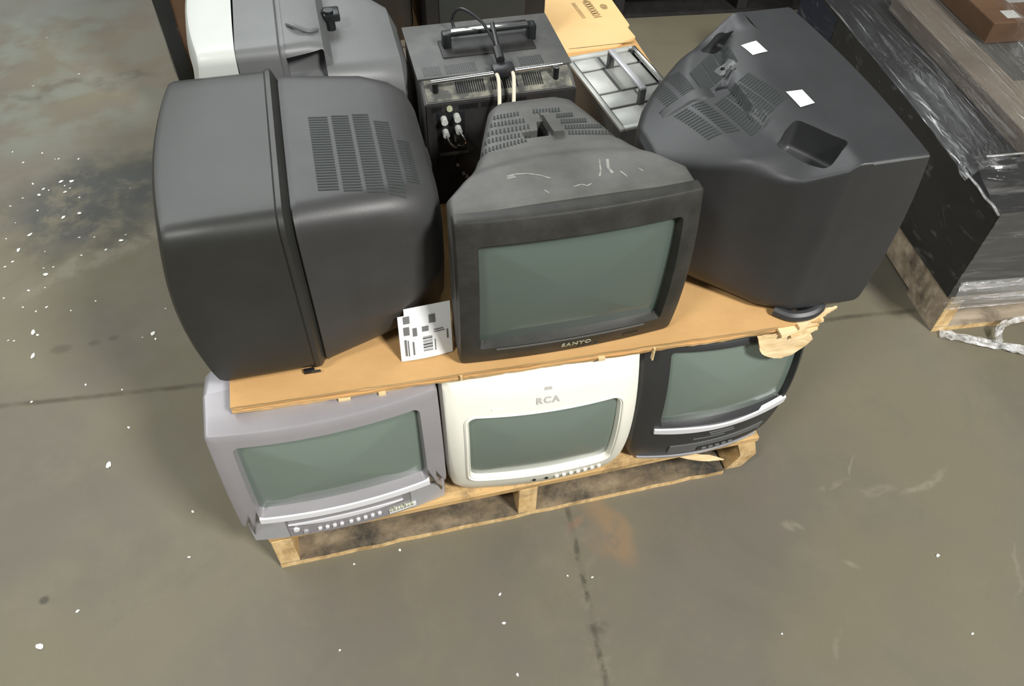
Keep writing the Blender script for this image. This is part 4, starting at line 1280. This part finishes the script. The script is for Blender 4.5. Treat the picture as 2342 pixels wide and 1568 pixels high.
        finish('film_strip', bm, MT['film_loose'], g, world=True)
    ribbon([(1.715, .262, 0), (1.76, .235, .0), (1.83, .195, 0), (1.90, .160, 0), (2.02, .10, 0)], .030, 1)
    ribbon([(1.85, .185, 0), (1.90, .150, 0), (1.95, .150, 0), (2.05, .155, 0)], .020, 2)
    ribbon([(1.84, .19, .01), (1.86, .225, .02), (1.90, .235, .03), (2.0, .225, .03)], .018, 3)
right_load()

# ------------------------------------------------------------------ load behind on the left
def left_load():
    root = empty('brown_carton', (-.125, 1.50, 0), -.03)
    tag(root, 'tall dark brown carton standing behind the television with the white front', 'carton')
    bm = bmesh.new(); box(bm, 0, .62, 0, .5, 0, .80, .004); finish('carton', bm, MT['browncard'], root, smooth=False)
    f = empty('black_film', (-.125, 1.50, 0), -.03)
    tag(f, 'black film wrap along the left edge of the dark brown carton', 'film')
    bm = bmesh.new()
    pts = [(-.056, .10), (-.050, .03), (-.040, -.006), (-.020, -.010), (.004, -.006)]
    rows = []
    for j in range(17):
        z = .80 * j / 16
        rows.append([bm.verts.new((x + .004 * noise.noise(Vector((z * 9, i * 2, 0))), y + .003 * noise.noise(Vector((z * 12, i * 3, 5))), z)) for i, (x, y) in enumerate(pts)] )
    for a, b2 in zip(rows, rows[1:]):
        for k in range(len(pts) - 1): bm.faces.new((a[k], a[k + 1], b2[k + 1], b2[k]))
    bmesh.ops.solidify(bm, geom=bm.faces[:], thickness=.003)
    finish('wrap', bm, plastic('black_film', (.02, .022, .022), .22, .2, bump=.3, bscale=30), f)
left_load()

# ------------------------------------------------------------------ far pallet at the top edge
root = empty('wooden_pallet', (1.40, 2.02, 0), -.10)
tag(root, 'pallet far behind at the top edge of the frame, dark gap below its boards', 'pallet')
pallet(root, 1.05, .9, (MT['woodgrey'], MT['metal_black'], MT['metal_black'], MT['metal_black']), nd=6)  # stringers and bottom boards coloured black for the shade under the deck
b_ = empty('wrapped_box', (1.42, 2.06, .1305), -.10)
tag(b_, 'dark box on the far pallet, unseen and made tall to shade the floor', 'box')
bm = bmesh.new(); box(bm, -.1, 1.0, 0, .8, 0, 1.7, .004); finish('carton', bm, MT['blackbox'], b_, smooth=False)  # unseen load made tall to block the back lamp from the floor

# ------------------------------------------------------------------ white fragments on the floor
SPECKS = [(-0.73,1.983),(-0.743,1.602),(-0.703,1.538),(-0.652,1.576),(-0.61,1.536),(-0.599,1.534),(-0.539,1.521),(-0.66,1.421),(-0.635,1.362),(-0.579,1.414),(-0.548,1.409),(-0.55,1.376),(-0.566,1.391),(-0.61,1.379),(-0.626,1.389),(-0.518,1.325),(-0.374,1.336),(-0.68,1.357),(-0.71,1.326),(-0.63,1.288),(-0.511,1.249),(-0.554,1.24),(-0.586,2.031),(-0.726,2.314),(-0.561,1.359),(-0.685,1.245),(-0.637,1.182),(-0.7,1.179),(-0.659,1.122),(-0.588,1.1),(-0.501,1.14),(-0.46,1.132),(-0.386,1.101),(-0.374,1.123),(-0.424,1.071),(-0.488,1.062),(-0.668,1.076),(-0.583,1.031),(-0.558,1.03),(-0.574,1.004),(-0.685,1.059),(-0.57,0.952),(-0.611,0.95),(-0.67,0.935),(-0.617,0.889),(-0.582,0.866),(-0.557,0.876),(-0.494,0.849),(-0.435,0.871),(-0.255,0.802),(-0.579,0.791),(-0.567,0.779),(-0.636,0.776),(-0.622,0.771),(-0.569,0.709),(-0.283,0.718),(-0.276,0.699),(-0.309,0.712),(-0.326,0.432),(-0.434,0.585),(-0.553,0.56),(-0.348,0.55),(-0.363,0.337),(-0.179,0.174),(-0.186,0.068),(-0.397,0.001),(-0.46,-0.055),(0.098,-0.196),(0.145,-0.026),(0.242,-0.017),(0.425,-0.159),(0.419,-0.218),(0.421,-0.32),(0.57,-0.153),(0.619,-0.168),(1.322,-0.456),(1.351,-0.292),(0.95,-0.367)]
BIG = {8, 9, 10, 20, 21, 26, 28, 39, 50, 54, 55, 62, 66, 32, 24}
protos = []
for k in range(4):
    bm = bmesh.new(); bmesh.ops.create_icosphere(bm, subdivisions=1, radius=.5)
    for v in bm.verts:
        v.co *= 1 + .5 * noise.noise(v.co * 3 + Vector((k * 5, 0, 0)))
        v.co.z *= .5
    mn = min(v.co.z for v in bm.verts)
    for v in bm.verts: v.co.z -= mn
    me = bpy.data.meshes.new('floor_fragment'); bm.to_mesh(me); bm.free(); me.materials.append(MT['shard']); protos.append(me)
first = bpy.data.objects.new('floor_fragment', protos[0])
tag(first, 'tiny white fragment lying loose on the bare concrete floor', 'fragment', 'white fragments scattered on the floor')
for i, (x, y) in enumerate(SPECKS):
    o = first if i == 0 else first.copy()
    o.data = protos[i % 4]
    s = (.012 if i in BIG else rnd.uniform(.0045, .0075))
    o.location = (x, y, .0002); o.scale = (s * rnd.uniform(1, 1.5), s * rnd.uniform(.6, 1), s * .5); o.rotation_euler = (0, 0, rnd.uniform(0, 3))
    COL.objects.link(o)

# ------------------------------------------------------------------ lights of the hall
def area(name, loc, target, sx, sy, power, col=(1, 1, 1)):
    l = bpy.data.lights.new(name, 'AREA'); l.shape = 'RECTANGLE'; l.size = sx; l.size_y = sy; l.energy = power; l.color = col
    o = bpy.data.objects.new(name, l); COL.objects.link(o); o.location = loc
    o.rotation_euler = (Vector(target) - Vector(loc)).to_track_quat('-Z', 'Y').to_euler()
    return o
area('high_bay_lamp', (3.1, -3.9, 5.6), (.4, .3, .2), 1.1, 1.1, 620, (1, .985, .95))
area('high_bay_lamp', (-2.6, -2.3, 5.6), (.6, .4, .2), 1.1, 1.1, 170, (1, .985, .95))
area('high_bay_lamp', (-1.3, 5.8, 5.6), (.5, .5, .4), 8.0, 2.4, 390, (.96, 1, 1))
area('high_bay_lamp', (-4.2, 2.2, 5.2), (.5, .4, .6), 2.2, 2.2, 60, (1, 1, 1))
w = bpy.data.worlds.new('hall_air'); scn.world = w; w.use_nodes = True
bg = w.node_tree.nodes['Background']; bg.inputs['Color'].default_value = (.93, 1.0, .97, 1); bg.inputs['Strength'].default_value = .12

# ------------------------------------------------------------------ camera
def camera():
    px, py, pz, yaw, pitch, roll, f = .26170719957, -.78244261696, 1.55774918400, -.26771504244, .87053563496, .03312986973, 1807.561178
    fw = Vector((-math.sin(yaw) * math.cos(pitch), math.cos(yaw) * math.cos(pitch), -math.sin(pitch)))
    r = Vector((math.cos(yaw), math.sin(yaw), 0)); u = r.cross(fw)
    r2 = r * math.cos(roll) + u * math.sin(roll); u2 = -r * math.sin(roll) + u * math.cos(roll)
    cd = bpy.data.cameras.new('camera'); cd.sensor_width = 36; cd.sensor_fit = 'HORIZONTAL'; cd.lens = f / 2342 * 36; cd.clip_start = .05
    o = bpy.data.objects.new('camera', cd); COL.objects.link(o)
    m = Matrix((r2, u2, -fw)).transposed().to_4x4(); m.translation = (px, py, pz)
    o.matrix_world = m
    scn.camera = o
camera()
vs = scn.view_settings
vs.view_transform = 'Standard'; vs.look = 'None'; vs.gamma = 1; vs.exposure = 0.0; vs.use_curve_mapping = False
